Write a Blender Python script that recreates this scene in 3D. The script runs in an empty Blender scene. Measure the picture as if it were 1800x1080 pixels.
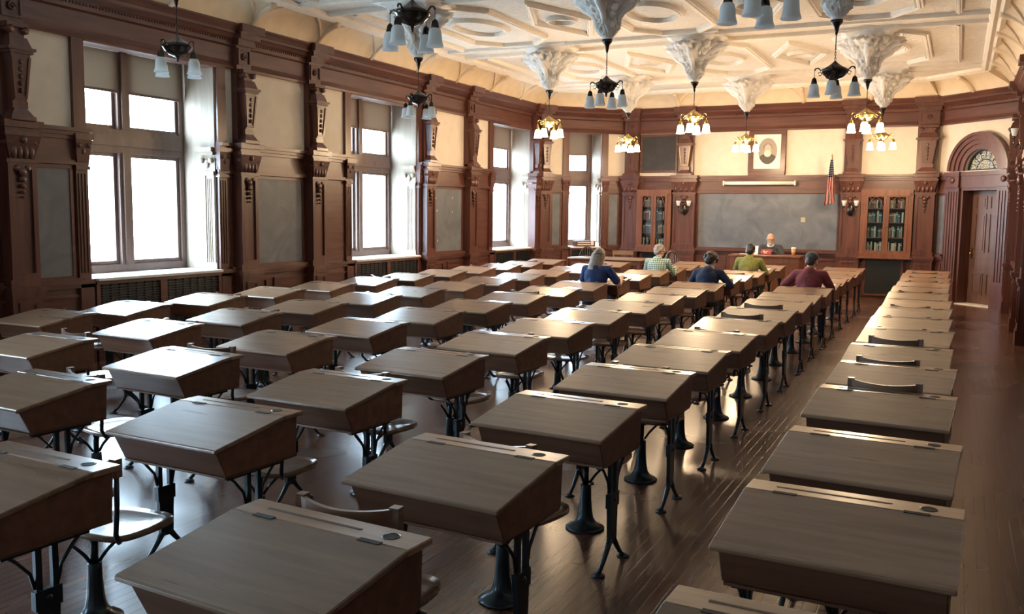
import bpy, bmesh, math, random
from mathutils import Vector, Matrix, noise
random.seed(7)
PI = math.pi
SC = bpy.context.scene
COL = SC.collection

# ------------------------------------------------------------------ camera
F_PX, VPX, HOR, ROLL, EYE = 1600.0, 1686.0, 372.0, 0.0108, 1.72
h0 = Vector((0, 540-HOR, -F_PX)); h1 = Vector((1, -ROLL, 0))
U = h1.cross(h0).normalized()
if U.y < 0: U = -U
FW = Vector((VPX-900, 540-(HOR+ROLL*(VPX-900)), -F_PX)).normalized()
RT = FW.cross(U)
M3 = Matrix((RT, FW, U))
cd = bpy.data.cameras.new('camera'); cam = bpy.data.objects.new('camera', cd); COL.objects.link(cam)
cd.sensor_width = 36; cd.lens = 36*F_PX/1800; cd.clip_start = 0.05; cd.clip_end = 200
cam.matrix_world = Matrix.Translation((0, 0, EYE)) @ M3.to_4x4()
SC.camera = cam
SC.view_settings.view_transform = 'Standard'
SC.view_settings.look = 'None'
SC.view_settings.gamma = 1.0
SC.view_settings.use_curve_mapping = False
SC.view_settings.exposure = 1.1

def project(p):
    q = M3.transposed() @ (Vector(p)-Vector((0, 0, EYE)))
    if q.z > -0.05: return None
    return 900 - F_PX*q.x/q.z, 540 + F_PX*q.y/q.z

# ------------------------------------------------------------------ world (overcast daylight)
w = bpy.data.worlds.new('world'); SC.world = w; w.use_nodes = True
nt = w.node_tree; nt.nodes.clear()
wo = nt.nodes.new('ShaderNodeOutputWorld'); bg = nt.nodes.new('ShaderNodeBackground')
tc = nt.nodes.new('ShaderNodeTexCoord'); sep = nt.nodes.new('ShaderNodeSeparateXYZ')
cr = nt.nodes.new('ShaderNodeValToRGB'); mr = nt.nodes.new('ShaderNodeMapRange')
nt.links.new(tc.outputs['Generated'], sep.inputs[0]); nt.links.new(sep.outputs['Z'], mr.inputs['Value'])
mr.inputs['From Min'].default_value = -0.5; mr.inputs['From Max'].default_value = 0.5
nt.links.new(mr.outputs[0], cr.inputs[0])
cr.color_ramp.elements[0].position = 0.3; cr.color_ramp.elements[0].color = (0.40, 0.52, 0.62, 1)
cr.color_ramp.elements[1].position = 0.55; cr.color_ramp.elements[1].color = (0.62, 0.82, 1.0, 1)
nt.links.new(cr.outputs[0], bg.inputs[0]); bg.inputs[1].default_value = 19.0
nt.links.new(bg.outputs[0], wo.inputs[0])

# portals: help the renderer sample the daylight that enters the windows
WIN_C = [7.97, 12.80, 17.63, 3.14, -1.69]
def portal(loc, direction, sx, sy):
    l = bpy.data.lights.new('window_portal', 'AREA'); l.shape = 'RECTANGLE'; l.size = sx; l.size_y = sy
    l.cycles.is_portal = True
    o = bpy.data.objects.new('window_portal', l); COL.objects.link(o); o['kind'] = 'helper'
    o.location = loc; o.rotation_euler = Vector(direction).to_track_quat('-Z', 'Y').to_euler()
for c in WIN_C: portal((-9.32, c, 2.35), (1, 0, 0), 2.1, 3.0)
q = math.sqrt(.5)
portal((-8.62+1.2*q-.62*q, 18.84+1.2*q+.62*q, 2.35), (q, -q, 0), 0.9, 3.0)

# ------------------------------------------------------------------ materials
def mat(name, color=(0.5, 0.5, 0.5), rough=0.5, metal=0.0, build=None, **kw):
    m = bpy.data.materials.new(name); m.use_nodes = True
    b = m.node_tree.nodes['Principled BSDF']
    b.inputs['Base Color'].default_value = (*color, 1); b.inputs['Roughness'].default_value = rough
    b.inputs['Metallic'].default_value = metal
    for k, v in kw.items(): b.inputs[k.replace('_', ' ')].default_value = v
    if build: build(m.node_tree, b)
    return m
def N(t, typ, **kw):
    n = t.nodes.new(typ)
    for k, v in kw.items(): setattr(n, k, v)
    return n
def coords(t, scale, rnd=True, space='Object'):
    tcn = N(t, 'ShaderNodeTexCoord'); mp = N(t, 'ShaderNodeMapping'); mp.inputs['Scale'].default_value = scale
    t.links.new(tcn.outputs[space], mp.inputs['Vector'])
    if rnd:
        oi = N(t, 'ShaderNodeObjectInfo'); ml = N(t, 'ShaderNodeMath', operation='MULTIPLY'); ml.inputs[1].default_value = 37.0
        t.links.new(oi.outputs['Random'], ml.inputs[0]); t.links.new(ml.outputs[0], mp.inputs['Location'])
    return mp.outputs[0]
def ramp(t, src, stops):
    r = N(t, 'ShaderNodeValToRGB'); e = r.color_ramp.elements
    while len(e) < len(stops): e.new(0.5)
    for el, (p, c) in zip(e, stops): el.position = p; el.color = (*c, 1)
    t.links.new(src, r.inputs[0]); return r.outputs[0]
def bump(t, b, src, strength=0.2, dist=0.01):
    n = N(t, 'ShaderNodeBump'); n.inputs['Strength'].default_value = strength; n.inputs['Distance'].default_value = dist
    t.links.new(src, n.inputs['Height']); t.links.new(n.outputs[0], b.inputs['Normal'])
def wood(c0, c1, scale, rough=0.35, bmp=0.08, vary=0.0, rr=0.0):
    def f(t, b):
        v = coords(t, scale)
        n = N(t, 'ShaderNodeTexNoise'); n.inputs['Scale'].default_value = 1.0; n.inputs['Detail'].default_value = 6
        n.inputs['Distortion'].default_value = 0.25
        t.links.new(v, n.inputs['Vector'])
        c = ramp(t, n.outputs['Fac'], [(0.3, c0), (0.7, c1)])
        if vary:
            oi = N(t, 'ShaderNodeObjectInfo'); hs = N(t, 'ShaderNodeHueSaturation'); m = N(t, 'ShaderNodeMapRange')
            m.inputs['To Min'].default_value = 1-vary; m.inputs['To Max'].default_value = 1+vary
            t.links.new(oi.outputs['Random'], m.inputs['Value']); t.links.new(m.outputs[0], hs.inputs['Value'])
            t.links.new(c, hs.inputs['Color']); c = hs.outputs[0]
        t.links.new(c, b.inputs['Base Color'])
        m = N(t, 'ShaderNodeMapRange'); m.inputs['To Min'].default_value = rough-rr-.05; m.inputs['To Max'].default_value = rough+rr+.05
        n2 = N(t, 'ShaderNodeTexNoise'); n2.inputs['Scale'].default_value = 0.35; n2.inputs['Detail'].default_value = 3
        t.links.new(v, n2.inputs['Vector'])
        t.links.new(n2.outputs['Fac'], m.inputs['Value']); t.links.new(m.outputs[0], b.inputs['Roughness'])
        if bmp: bump(t, b, n.outputs['Fac'], bmp, 0.004)
    return f
def mottled(c0, c1, scale, rough=0.8, bmp=0.0, detail=4):
    def f(t, b):
        v = coords(t, (1, 1, 1), False)
        n = N(t, 'ShaderNodeTexNoise'); n.inputs['Scale'].default_value = scale; n.inputs['Detail'].default_value = detail
        t.links.new(v, n.inputs['Vector'])
        t.links.new(ramp(t, n.outputs['Fac'], [(0.3, c0), (0.7, c1)]), b.inputs['Base Color'])
        b.inputs['Roughness'].default_value = rough
        if bmp: bump(t, b, n.outputs['Fac'], bmp, 0.01)
    return f
def floor_nodes(t, b):
    tcn = N(t, 'ShaderNodeTexCoord'); mp = N(t, 'ShaderNodeMapping'); mp.inputs['Rotation'].default_value = (0, 0, PI/2)
    t.links.new(tcn.outputs['Object'], mp.inputs['Vector'])
    br = N(t, 'ShaderNodeTexBrick'); br.offset = 0.37; br.inputs['Scale'].default_value = 1.0
    br.inputs['Brick Width'].default_value = 1.7; br.inputs['Row Height'].default_value = 0.058
    br.inputs['Mortar Size'].default_value = 0.0035; br.inputs['Mortar Smooth'].default_value = 0.3
    br.inputs['Color1'].default_value = (0.11, 0.052, 0.034, 1); br.inputs['Color2'].default_value = (0.16, 0.078, 0.05, 1)
    br.inputs['Mortar'].default_value = (0.02, 0.01, 0.008, 1)
    t.links.new(mp.outputs[0], br.inputs['Vector'])
    mp2 = N(t, 'ShaderNodeMapping'); mp2.inputs['Scale'].default_value = (30, 1.6, 1)
    t.links.new(tcn.outputs['Object'], mp2.inputs['Vector'])
    n = N(t, 'ShaderNodeTexNoise'); n.inputs['Scale'].default_value = 1.0; n.inputs['Detail'].default_value = 5
    t.links.new(mp2.outputs[0], n.inputs['Vector'])
    mx = N(t, 'ShaderNodeMix', data_type='RGBA', blend_type='MULTIPLY'); mx.inputs['Factor'].default_value = 0.6
    t.links.new(br.outputs['Color'], mx.inputs[6]); t.links.new(ramp(t, n.outputs['Fac'], [(0.3, (0.6, 0.6, 0.6)), (0.7, (1.25, 1.2, 1.15))]), mx.inputs[7])
    t.links.new(mx.outputs[2], b.inputs['Base Color'])
    n3 = N(t, 'ShaderNodeTexNoise'); n3.inputs['Scale'].default_value = 1.3; n3.inputs['Detail'].default_value = 1
    t.links.new(tcn.outputs['Object'], n3.inputs['Vector'])
    m = N(t, 'ShaderNodeMapRange'); m.inputs['To Min'].default_value = 0.20; m.inputs['To Max'].default_value = 0.32
    t.links.new(n3.outputs['Fac'], m.inputs['Value']); t.links.new(m.outputs[0], b.inputs['Roughness'])
    bp = N(t, 'ShaderNodeBump'); bp.inputs['Strength'].default_value = 0.25; bp.inputs['Distance'].default_value = 0.004
    t.links.new(br.outputs['Fac'], bp.inputs['Height']); bp.invert = True
    bp2 = N(t, 'ShaderNodeBump'); bp2.inputs['Strength'].default_value = 0.05; bp2.inputs['Distance'].default_value = 0.004
    t.links.new(n.outputs['Fac'], bp2.inputs['Height']); t.links.new(bp.outputs[0], bp2.inputs['Normal'])
    t.links.new(bp2.outputs[0], b.inputs['Normal'])
def plaster_nodes(t, b):
    tcn = N(t, 'ShaderNodeTexCoord')
    v = N(t, 'ShaderNodeTexVoronoi', feature='SMOOTH_F1'); v.inputs['Scale'].default_value = 11
    n = N(t, 'ShaderNodeTexNoise'); n.inputs['Scale'].default_value = 16; n.inputs['Detail'].default_value = 3; n.inputs['Distortion'].default_value = 2.5
    t.links.new(tcn.outputs['Object'], v.inputs['Vector']); t.links.new(tcn.outputs['Object'], n.inputs['Vector'])
    a = N(t, 'ShaderNodeMath', operation='ADD'); t.links.new(v.outputs['Distance'], a.inputs[0]); t.links.new(n.outputs['Fac'], a.inputs[1])
    bump(t, b, a.outputs[0], 0.75, 0.035)
    t.links.new(ramp(t, n.outputs['Fac'], [(0.3, (0.70, 0.63, 0.53)), (0.7, (0.80, 0.74, 0.64))]), b.inputs['Base Color'])
def chalk_nodes(t, b):
    tcn = N(t, 'ShaderNodeTexCoord')
    n = N(t, 'ShaderNodeTexNoise'); n.inputs['Scale'].default_value = 2.2; n.inputs['Detail'].default_value = 7; n.inputs['Distortion'].default_value = 1.2
    t.links.new(tcn.outputs['Object'], n.inputs['Vector'])
    t.links.new(ramp(t, n.outputs['Fac'], [(0.25, (0.085, 0.100, 0.118)), (0.75, (0.175, 0.190, 0.215))]), b.inputs['Base Color'])
def glass_nodes(color, gloss=0.12):
    def f(t, b):
        t.nodes.remove(b)
        o = t.nodes['Material Output']
        tr = N(t, 'ShaderNodeBsdfTransparent'); tr.inputs[0].default_value = (*color, 1)
        gl = N(t, 'ShaderNodeBsdfGlossy'); gl.inputs['Roughness'].default_value = 0.03
        lw = N(t, 'ShaderNodeLayerWeight'); lw.inputs[0].default_value = 0.5
        pw = N(t, 'ShaderNodeMath', operation='POWER'); pw.inputs[1].default_value = 5.0; t.links.new(lw.outputs['Facing'], pw.inputs[0])
        ml = N(t, 'ShaderNodeMath', operation='MULTIPLY_ADD'); ml.inputs[1].default_value = 0.5; ml.inputs[2].default_value = 0.03; t.links.new(pw.outputs[0], ml.inputs[0])
        mx = N(t, 'ShaderNodeMixShader'); t.links.new(ml.outputs[0], mx.inputs[0])
        t.links.new(tr.outputs[0], mx.inputs[1]); t.links.new(gl.outputs[0], mx.inputs[2]); t.links.new(mx.outputs[0], o.inputs[0])
    return f
def fabric_translucent(color):
    def f(t, b):
        o = t.nodes['Material Output']
        tl = N(t, 'ShaderNodeBsdfTranslucent'); tl.inputs[0].default_value = (*color, 1)
        mx = N(t, 'ShaderNodeMixShader'); mx.inputs[0].default_value = 0.012
        t.links.new(b.outputs[0], mx.inputs[1]); t.links.new(tl.outputs[0], mx.inputs[2]); t.links.new(mx.outputs[0], o.inputs[0])
    return f
M = {}
M['floor'] = mat('floor_boards', build=floor_nodes, Coat_Weight=0.35, Coat_Roughness=0.22)
M['panel'] = mat('mahogany', build=wood((0.068, 0.024, 0.018), (0.138, 0.050, 0.034), (14, 14, 1.2), 0.34), Coat_Weight=0.15, Coat_Roughness=0.2)
M['panel_h'] = mat('mahogany_level', build=wood((0.068, 0.024, 0.018), (0.138, 0.050, 0.034), (1.5, 1.5, 16), 0.36), Coat_Weight=0.15, Coat_Roughness=0.2)
M['oak'] = mat('bookcase_wood', build=wood((0.135, 0.050, 0.027), (0.22, 0.085, 0.044), (14, 14, 1.4), 0.36), Coat_Weight=0.15)
M['desk_top'] = mat('desk_lid_wood', build=wood((0.200, 0.116, 0.070), (0.310, 0.195, 0.122), (2.2, 24, 24), 0.30, 0.015, 0.22, 0.03), Coat_Weight=0.55, Coat_Roughness=0.16)
M['desk_box'] = mat('desk_box_wood', build=wood((0.125, 0.058, 0.034), (0.19, 0.092, 0.054), (2.0, 20, 20), 0.38, 0.06, 0.22), Coat_Weight=0.1)
M['seat'] = mat('seat_wood', build=wood((0.15, 0.08, 0.045), (0.24, 0.135, 0.08), (3, 24, 24), 0.28, 0.05, 0.15), Coat_Weight=0.5, Coat_Roughness=0.15)
M['backslat'] = mat('back_slat_wood', build=wood((0.13, 0.075, 0.05), (0.21, 0.13, 0.09), (3, 20, 20), 0.3, 0.04, 0.2), Coat_Weight=0.2)
M['iron'] = mat('cast_iron', (0.016, 0.030, 0.042), 0.3, 0.5, Coat_Weight=0.3)
M['iron_dark'] = mat('dark_slot', (0.008, 0.006, 0.005), 0.7)
M['slot'] = mat('pencil_groove', (0.055, 0.03, 0.018), 0.6)
M['cream'] = mat('cream_wall', build=mottled((0.69, 0.61, 0.50), (0.75, 0.67, 0.56), 6, 0.85))
M['plaster'] = mat('ornate_plaster', rough=0.62, build=plaster_nodes)
M['plaster_s'] = mat('smooth_plaster', rough=0.55, build=mottled((0.72, 0.65, 0.55), (0.80, 0.74, 0.64), 9, 0.55, 0.15))
M['cove'] = mat('cove_plaster', rough=0.7, build=mottled((0.66, 0.52, 0.34), (0.74, 0.60, 0.42), 5, 0.6, 0.1))
M['chalk'] = mat('slate', rough=0.5, build=chalk_nodes)
M['reveal'] = mat('pale_reveal_wood', build=wood((0.30, 0.235, 0.18), (0.38, 0.31, 0.245), (18, 18, 1.5), 0.6), Specular_IOR_Level=0.25)  # brown wood toned pale; the window glare is put into the colour
M['winframe'] = mat('window_frame_wood', build=wood((0.10, 0.06, 0.05), (0.15, 0.09, 0.07), (14, 14, 1.2), 0.35))
M['sill'] = mat('white_sill', (0.72, 0.72, 0.70), 0.3)
M['glass'] = mat('window_glass', build=glass_nodes((0.97, 0.99, 1.0)))
M['caseglass'] = mat('bookcase_glass', build=glass_nodes((0.8, 0.86, 0.88)))
M['blind'] = mat('blind_cloth', (0.17, 0.105, 0.075), 0.85, build=fabric_translucent((0.6, 0.42, 0.26)))
M['grille'] = mat('radiator_grille', (0.03, 0.035, 0.04), 0.45, 0.4)
M['bronze'] = mat('dark_bronze', (0.06, 0.05, 0.045), 0.22, 0.85)
M['brass'] = mat('lit_brass', (0.55, 0.38, 0.14), 0.2, 0.95)
def milk(t, b):
    o = t.nodes['Material Output']; tl = N(t, 'ShaderNodeBsdfTranslucent'); tl.inputs[0].default_value = (0.93, 0.95, 0.95, 1)
    mx = N(t, 'ShaderNodeMixShader'); mx.inputs[0].default_value = 0.5
    t.links.new(b.outputs[0], mx.inputs[1]); t.links.new(tl.outputs[0], mx.inputs[2]); t.links.new(mx.outputs[0], o.inputs[0])
M['shade_off'] = mat('white_glass_shade', (0.90, 0.93, 0.93), 0.35, build=milk)
M['pendant'] = mat('pendant_plaster', rough=0.5, build=mottled((0.74, 0.71, 0.66), (0.84, 0.82, 0.77), 14, 0.5, 0.5))
def lit(t, b):
    b.inputs['Emission Color'].default_value = (1.0, 0.80, 0.52, 1); b.inputs['Emission Strength'].default_value = 5.0
M['shade_on'] = mat('lit_glass_shade', (0.9, 0.8, 0.65), 0.4, build=lit)
M['white'] = mat('white_paint', (0.75, 0.72, 0.66), 0.5)
M['paper'] = mat('paper', (0.82, 0.80, 0.74), 0.8)
M['black'] = mat('black_board', build=mottled((0.018, 0.016, 0.015), (0.04, 0.036, 0.033), 5, 0.6))
M['gilt'] = mat('carved_gilt_wood', build=wood((0.28, 0.17, 0.075), (0.42, 0.27, 0.12), (9, 9, 9), 0.35, 0.3))
M['doorwood'] = mat('door_wood', build=wood((0.10, 0.052, 0.038), (0.17, 0.09, 0.065), (12, 12, 1.2), 0.3), Coat_Weight=0.3)
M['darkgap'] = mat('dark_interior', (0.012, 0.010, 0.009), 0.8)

# ------------------------------------------------------------------ mesh helpers
class MB:
    def __init__(s): s.v = []; s.f = []; s.m = []; s.s = []; s.X = Matrix.Identity(4)
    def add(s, vs, fs, mi=0, smooth=False):
        o = len(s.v); s.v += [tuple(s.X @ Vector(p)) for p in vs]
        s.f += [tuple(i+o for i in f) for f in fs]; s.m += [mi]*len(fs); s.s += [smooth]*len(fs)
    def box(s, x0, x1, y0, y1, z0, z1, mi=0):
        s.add([(x0, y0, z0), (x1, y0, z0), (x1, y1, z0), (x0, y1, z0), (x0, y0, z1), (x1, y0, z1), (x1, y1, z1), (x0, y1, z1)],
              [(0, 3, 2, 1), (4, 5, 6, 7), (0, 1, 5, 4), (1, 2, 6, 5), (2, 3, 7, 6), (3, 0, 4, 7)], mi)
    def frust(s, c0, a0, b0, c1, a1, b1, mi=0):   # two rectangles (half sizes) joined
        P = []
        for c, a, b in ((c0, a0, b0), (c1, a1, b1)):
            P += [(c[0]-a, c[1]-b, c[2]), (c[0]+a, c[1]-b, c[2]), (c[0]+a, c[1]+b, c[2]), (c[0]-a, c[1]+b, c[2])]
        s.add(P, [(0, 3, 2, 1), (4, 5, 6, 7), (0, 1, 5, 4), (1, 2, 6, 5), (2, 3, 7, 6), (3, 0, 4, 7)], mi)
    def lathe(s, prof, c=(0, 0, 0), n=16, mi=0, smooth=True, caps=True):
        P = []; Fc = []
        for r, z in prof:
            for k in range(n):
                a = 2*PI*k/n; P.append((c[0]+r*math.cos(a), c[1]+r*math.sin(a), c[2]+z))
        for i in range(len(prof)-1):
            for k in range(n):
                k2 = (k+1) % n; Fc.append((i*n+k, i*n+k2, (i+1)*n+k2, (i+1)*n+k))
        s.add(P, Fc, mi, smooth)
        if caps:
            s.add(P[:n], [tuple(range(n))[::-1]], mi); s.add(P[-n:], [tuple(range(n))], mi)
    def tube(s, pts, r, n=8, mi=0, closed=False):
        pts = [Vector(p) for p in pts]; R = r if isinstance(r, (list, tuple)) else [r]*len(pts)
        P = []; Fc = []; L = len(pts); prev = None
        for i, p in enumerate(pts):
            if closed: d = (pts[(i+1) % L]-pts[i-1]).normalized()
            else: d = (pts[min(i+1, L-1)]-pts[max(i-1, 0)]).normalized()
            if prev is None:
                a = d.orthogonal().normalized()
            else:
                a = (prev - d*prev.dot(d)); a = a.normalized() if a.length > 1e-6 else d.orthogonal().normalized()
            prev = a; b = d.cross(a)
            for k in range(n):
                t = 2*PI*k/n; P.append(p+a*math.cos(t)*R[i]+b*math.sin(t)*R[i])
        for i in range(L if closed else L-1):
            j = (i+1) % L
            for k in range(n):
                k2 = (k+1) % n; Fc.append((i*n+k, i*n+k2, j*n+k2, j*n+k))
        if not closed: Fc.append(tuple(range(n))[::-1]); Fc.append(tuple((L-1)*n+k for k in range(n)))
        s.add(P, Fc, mi, True)
    def prism(s, poly, fn, t0, t1, mi=0):         # fn(u, v, t) -> point ; poly of (u, v)
        n = len(poly); P = [fn(u, v, t0) for u, v in poly]+[fn(u, v, t1) for u, v in poly]
        s.add(P, [tuple(range(n))[::-1], tuple(range(n, 2*n))]+[(k, (k+1) % n, n+(k+1) % n, n+k) for k in range(n)], mi)
    def ball(s, c, r, mi=0, n=12, m=8):
        rx, ry, rz = r if isinstance(r, (tuple, list)) else (r, r, r)
        P = []; Fc = []
        for i in range(m+1):
            th = PI*i/m
            for k in range(n):
                a = 2*PI*k/n; P.append((c[0]+rx*math.sin(th)*math.cos(a), c[1]+ry*math.sin(th)*math.sin(a), c[2]-rz*math.cos(th)))
        for i in range(m):
            for k in range(n):
                k2 = (k+1) % n; Fc.append((i*n+k, i*n+k2, (i+1)*n+k2, (i+1)*n+k))
        s.add(P, Fc, mi, True)
    def mesh(s, name, mats, bevel=0.0, seg=1):
        me = bpy.data.meshes.new(name); me.from_pydata(s.v, [], s.f)
        for mm in mats: me.materials.append(M[mm] if isinstance(mm, str) else mm)
        for p, mi, sm in zip(me.polygons, s.m, s.s): p.material_index = mi; p.use_smooth = sm
        bm = bmesh.new(); bm.from_mesh(me)
        bmesh.ops.remove_doubles(bm, verts=bm.verts, dist=1e-5)
        bmesh.ops.dissolve_degenerate(bm, edges=bm.edges, dist=1e-6)
        bmesh.ops.recalc_face_normals(bm, faces=bm.faces)
        if bevel:
            es = [e for e in bm.edges if len(e.link_faces) == 2 and e.calc_face_angle(0) > 0.5]
            bmesh.ops.bevel(bm, geom=es, offset=bevel, segments=seg, affect='EDGES', profile=0.6, clamp_overlap=True)
        bm.to_mesh(me); bm.free(); me.update()
        return me
    def obj(s, name, mats, parent=None, bevel=0.0, seg=1):
        if not isinstance(mats, (list, tuple)): mats = [mats]
        o = bpy.data.objects.new(name, s.mesh(name, mats, bevel, seg)); COL.objects.link(o)
        if parent: o.parent = parent
        return o
def tag(o, label=None, cat=None, group=None, kind=None):
    if label: o['label'] = label
    if cat: o['category'] = cat
    if group: o['group'] = group
    if kind: o['kind'] = kind
    return o
def struct(o): o['kind'] = 'structure'; return o
def empty(name, loc=(0, 0, 0), rz=0.0):
    o = bpy.data.objects.new(name, None); COL.objects.link(o); o.location = loc; o.rotation_euler = (0, 0, rz)
    o.empty_display_size = 0.1; return o
KIDS = {}
def children_of(o): return [c for c in COL.objects if c.parent == o]
def copy_tree(src, parent=None):
    c = src.copy(); COL.objects.link(c)
    if parent is not None: c.parent = parent
    if src.name not in KIDS: KIDS[src.name] = children_of(src)
    for ch in KIDS[src.name]: copy_tree(ch, c)
    return c

class Wall:                                      # (s along, d into the room, z up)
    def __init__(s, P, t, n): s.P = Vector(P); s.t = Vector(t); s.n = Vector(n)
    def pt(s, a, d, z): p = s.P+s.t*a+s.n*d; return (p.x, p.y, z)
    def mat4(s): return Matrix(((s.t.x, s.n.x, 0, s.P.x), (s.t.y, s.n.y, 0, s.P.y), (0, 0, 1, 0), (0, 0, 0, 1)))
    def mb(s): m = MB(); m.X = s.mat4(); return m
XL, XR, YB, YR = -8.62, 0.95, 20.39, -4.2
WL = Wall((XL, 0), (0, 1), (1, 0))
WB = Wall((0, YB), (1, 0), (0, -1))             # s = world x
WD = Wall((XL, 18.84), (q, q), (q, -q))         # left diagonal, window
WE = Wall((-.40, YB), (q, -q), (-q, -q))        # right diagonal, door
WR = Wall((XR, 0), (0, 1), (-1, 0))
DLEN, ELEN = 2.19, 1.91
RAIL, HEAD, CTOP, CEIL = 2.56, 3.52, 4.07, 4.40

# ------------------------------------------------------------------ floor, ceiling slab, walls
mb = MB(); mb.add([(-9.6, YR-.4, 0), (1.4, YR-.4, 0), (1.4, 21.6, 0), (-9.6, 21.6, 0), (-9.6, YR-.4, -.2), (1.4, YR-.4, -.2), (1.4, 21.6, -.2), (-9.6, 21.6, -.2)],
                   [(0, 1, 2, 3), (4, 7, 6, 5), (0, 4, 5, 1), (1, 5, 6, 2), (2, 6, 7, 3), (3, 7, 4, 0)])
struct(mb.obj('floor', 'floor'))
WIN_HW = 0.975
def wall_with_windows():
    m = WL.mb(); edges = []
    s0 = YR-.3
    for c in sorted(WIN_C):
        m.box(s0, c-WIN_HW, -.62, 0, 0, 4.7); m.box(c-WIN_HW, c+WIN_HW, -.62, 0, 0, .90); m.box(c-WIN_HW, c+WIN_HW, -.62, 0, HEAD+.12, 4.7)
        s0 = c+WIN_HW
    m.box(s0, 18.84+.2, -.62, 0, 0, 4.7)
    return m
struct(wall_with_windows().obj('wall_left', 'cream'))
m = WD.mb(); DW0, DW1 = .80, 1.60
m.box(-.05, DW0, -.62, 0, 0, 4.7); m.box(DW0, DW1, -.62, 0, 0, .90); m.box(DW0, DW1, -.62, 0, HEAD+.12, 4.7); m.box(DW1, DLEN+.05, -.62, 0, 0, 4.7)
struct(m.obj('wall_left_corner', 'cream'))
m = WB.mb(); m.box(-7.1, -.37, -.3, 0, 0, 4.7); struct(m.obj('wall_back', 'cream'))
ED0, ED1, EDH = .60, 1.48, 2.27
m = WE.mb(); m.box(-.03, ED0, -.35, 0, 0, 4.7); m.box(ED1, ELEN+.03, -.35, 0, 0, 4.7)
ac, az, ar = 1.04, 2.60, .40
arc = [(ac+ar*math.cos(PI*k/20), az+ar*math.sin(PI*k/20)) for k in range(21)]
poly = [(ED1, EDH), (ED1, 4.7), (ED0, 4.7), (ED0, EDH)]
# wall above the door, with the fanlight left open
m.box(ED0, ED1, -.35, 0, EDH, az); m.box(ED0, ED1, -.35, 0, az+ar, 4.7)
for k in range(20):
    (u0, v0), (u1, v1) = arc[k], arc[k+1]
    m.prism([(u0, v0), (u1, v1), (u1, az+ar), (u0, az+ar)], lambda u, v, t: (u, t, v), -.35, 0)
m.box(ED0, ac-ar, -.35, 0, az, az+ar); m.box(ac+ar, ED1, -.35, 0, az, az+ar)
struct(m.obj('wall_right_corner', 'cream'))
m = WE.mb(); m.box(ED0-.1, ED1+.1, -.42, -.355, 0, 3.3); struct(m.obj('door_light_block', 'darkgap'))  # unseen dark panel added to keep sky light out of the doorway
m = WR.mb(); m.box(YR-.3, 19.06, -.3, 0, 0, 4.7); struct(m.obj('wall_right', 'cream'))
m = MB(); m.box(XL-.3, XR+.3, YR-.3, YR, 0, 4.7); struct(m.obj('wall_rear', 'cream'))

PLAN = [(XL, YR), (XL, 18.84), (-7.07, YB), (-.40, YB), (XR, 19.04), (XR, YR)]
def sweep_plan(mb, prof, mi=0, closed=True, plan=PLAN, smooth=False):
    P = [Vector(p) for p in plan]; L = len(P); rings = []
    for i in range(L):
        a, b, c = P[i-1], P[i], P[(i+1) % L]
        d0 = (b-a).normalized(); d1 = (c-b).normalized()
        n0 = Vector((d0.y, -d0.x)); n1 = Vector((d1.y, -d1.x))
        nn = (n0+n1).normalized(); k = 1/max(.3, nn.dot(n1))
        rings.append([(b.x+nn.x*d*k, b.y+nn.y*d*k, z) for d, z in prof])
    n = len(prof); V = [p for r in rings for p in r]; Fc = []
    for i in range(L):
        j = (i+1) % L
        for k in range(n-1): Fc.append((i*n+k, j*n+k, j*n+k+1, i*n+k+1))
    mb.add(V, Fc, mi, smooth)

# upper cornice and frieze all round
m = MB()
sweep_plan(m, [(0, HEAD), (.05, HEAD), (.06, HEAD+.03), (.045, HEAD+.06), (.03, HEAD+.1), (.03, 3.80), (.06, 3.82), (.06, 3.87), (.11, 3.90), (.15, 3.94), (.17, 3.95),
               (.17, 3.98), (.20, 4.02), (.23, 4.05), (.23, CTOP), (0, CTOP)])
trim = struct(m.obj('trim_1', 'panel_h'))
# dentils under the cornice
m = MB()
for W_, a0, a1 in ((WL, 4, 18.7), (WD, .1, DLEN-.1), (WB, -7.0, -.45), (WE, .1, ELEN-.1), (WR, 10, 18.9)):
    m.X = W_.mat4(); s_ = a0
    while s_ < a1: m.box(s_, s_+.020, .05, .082, 3.865, 3.895); s_ += .042
struct(m.obj('trim_2', 'panel_h'))

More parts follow.
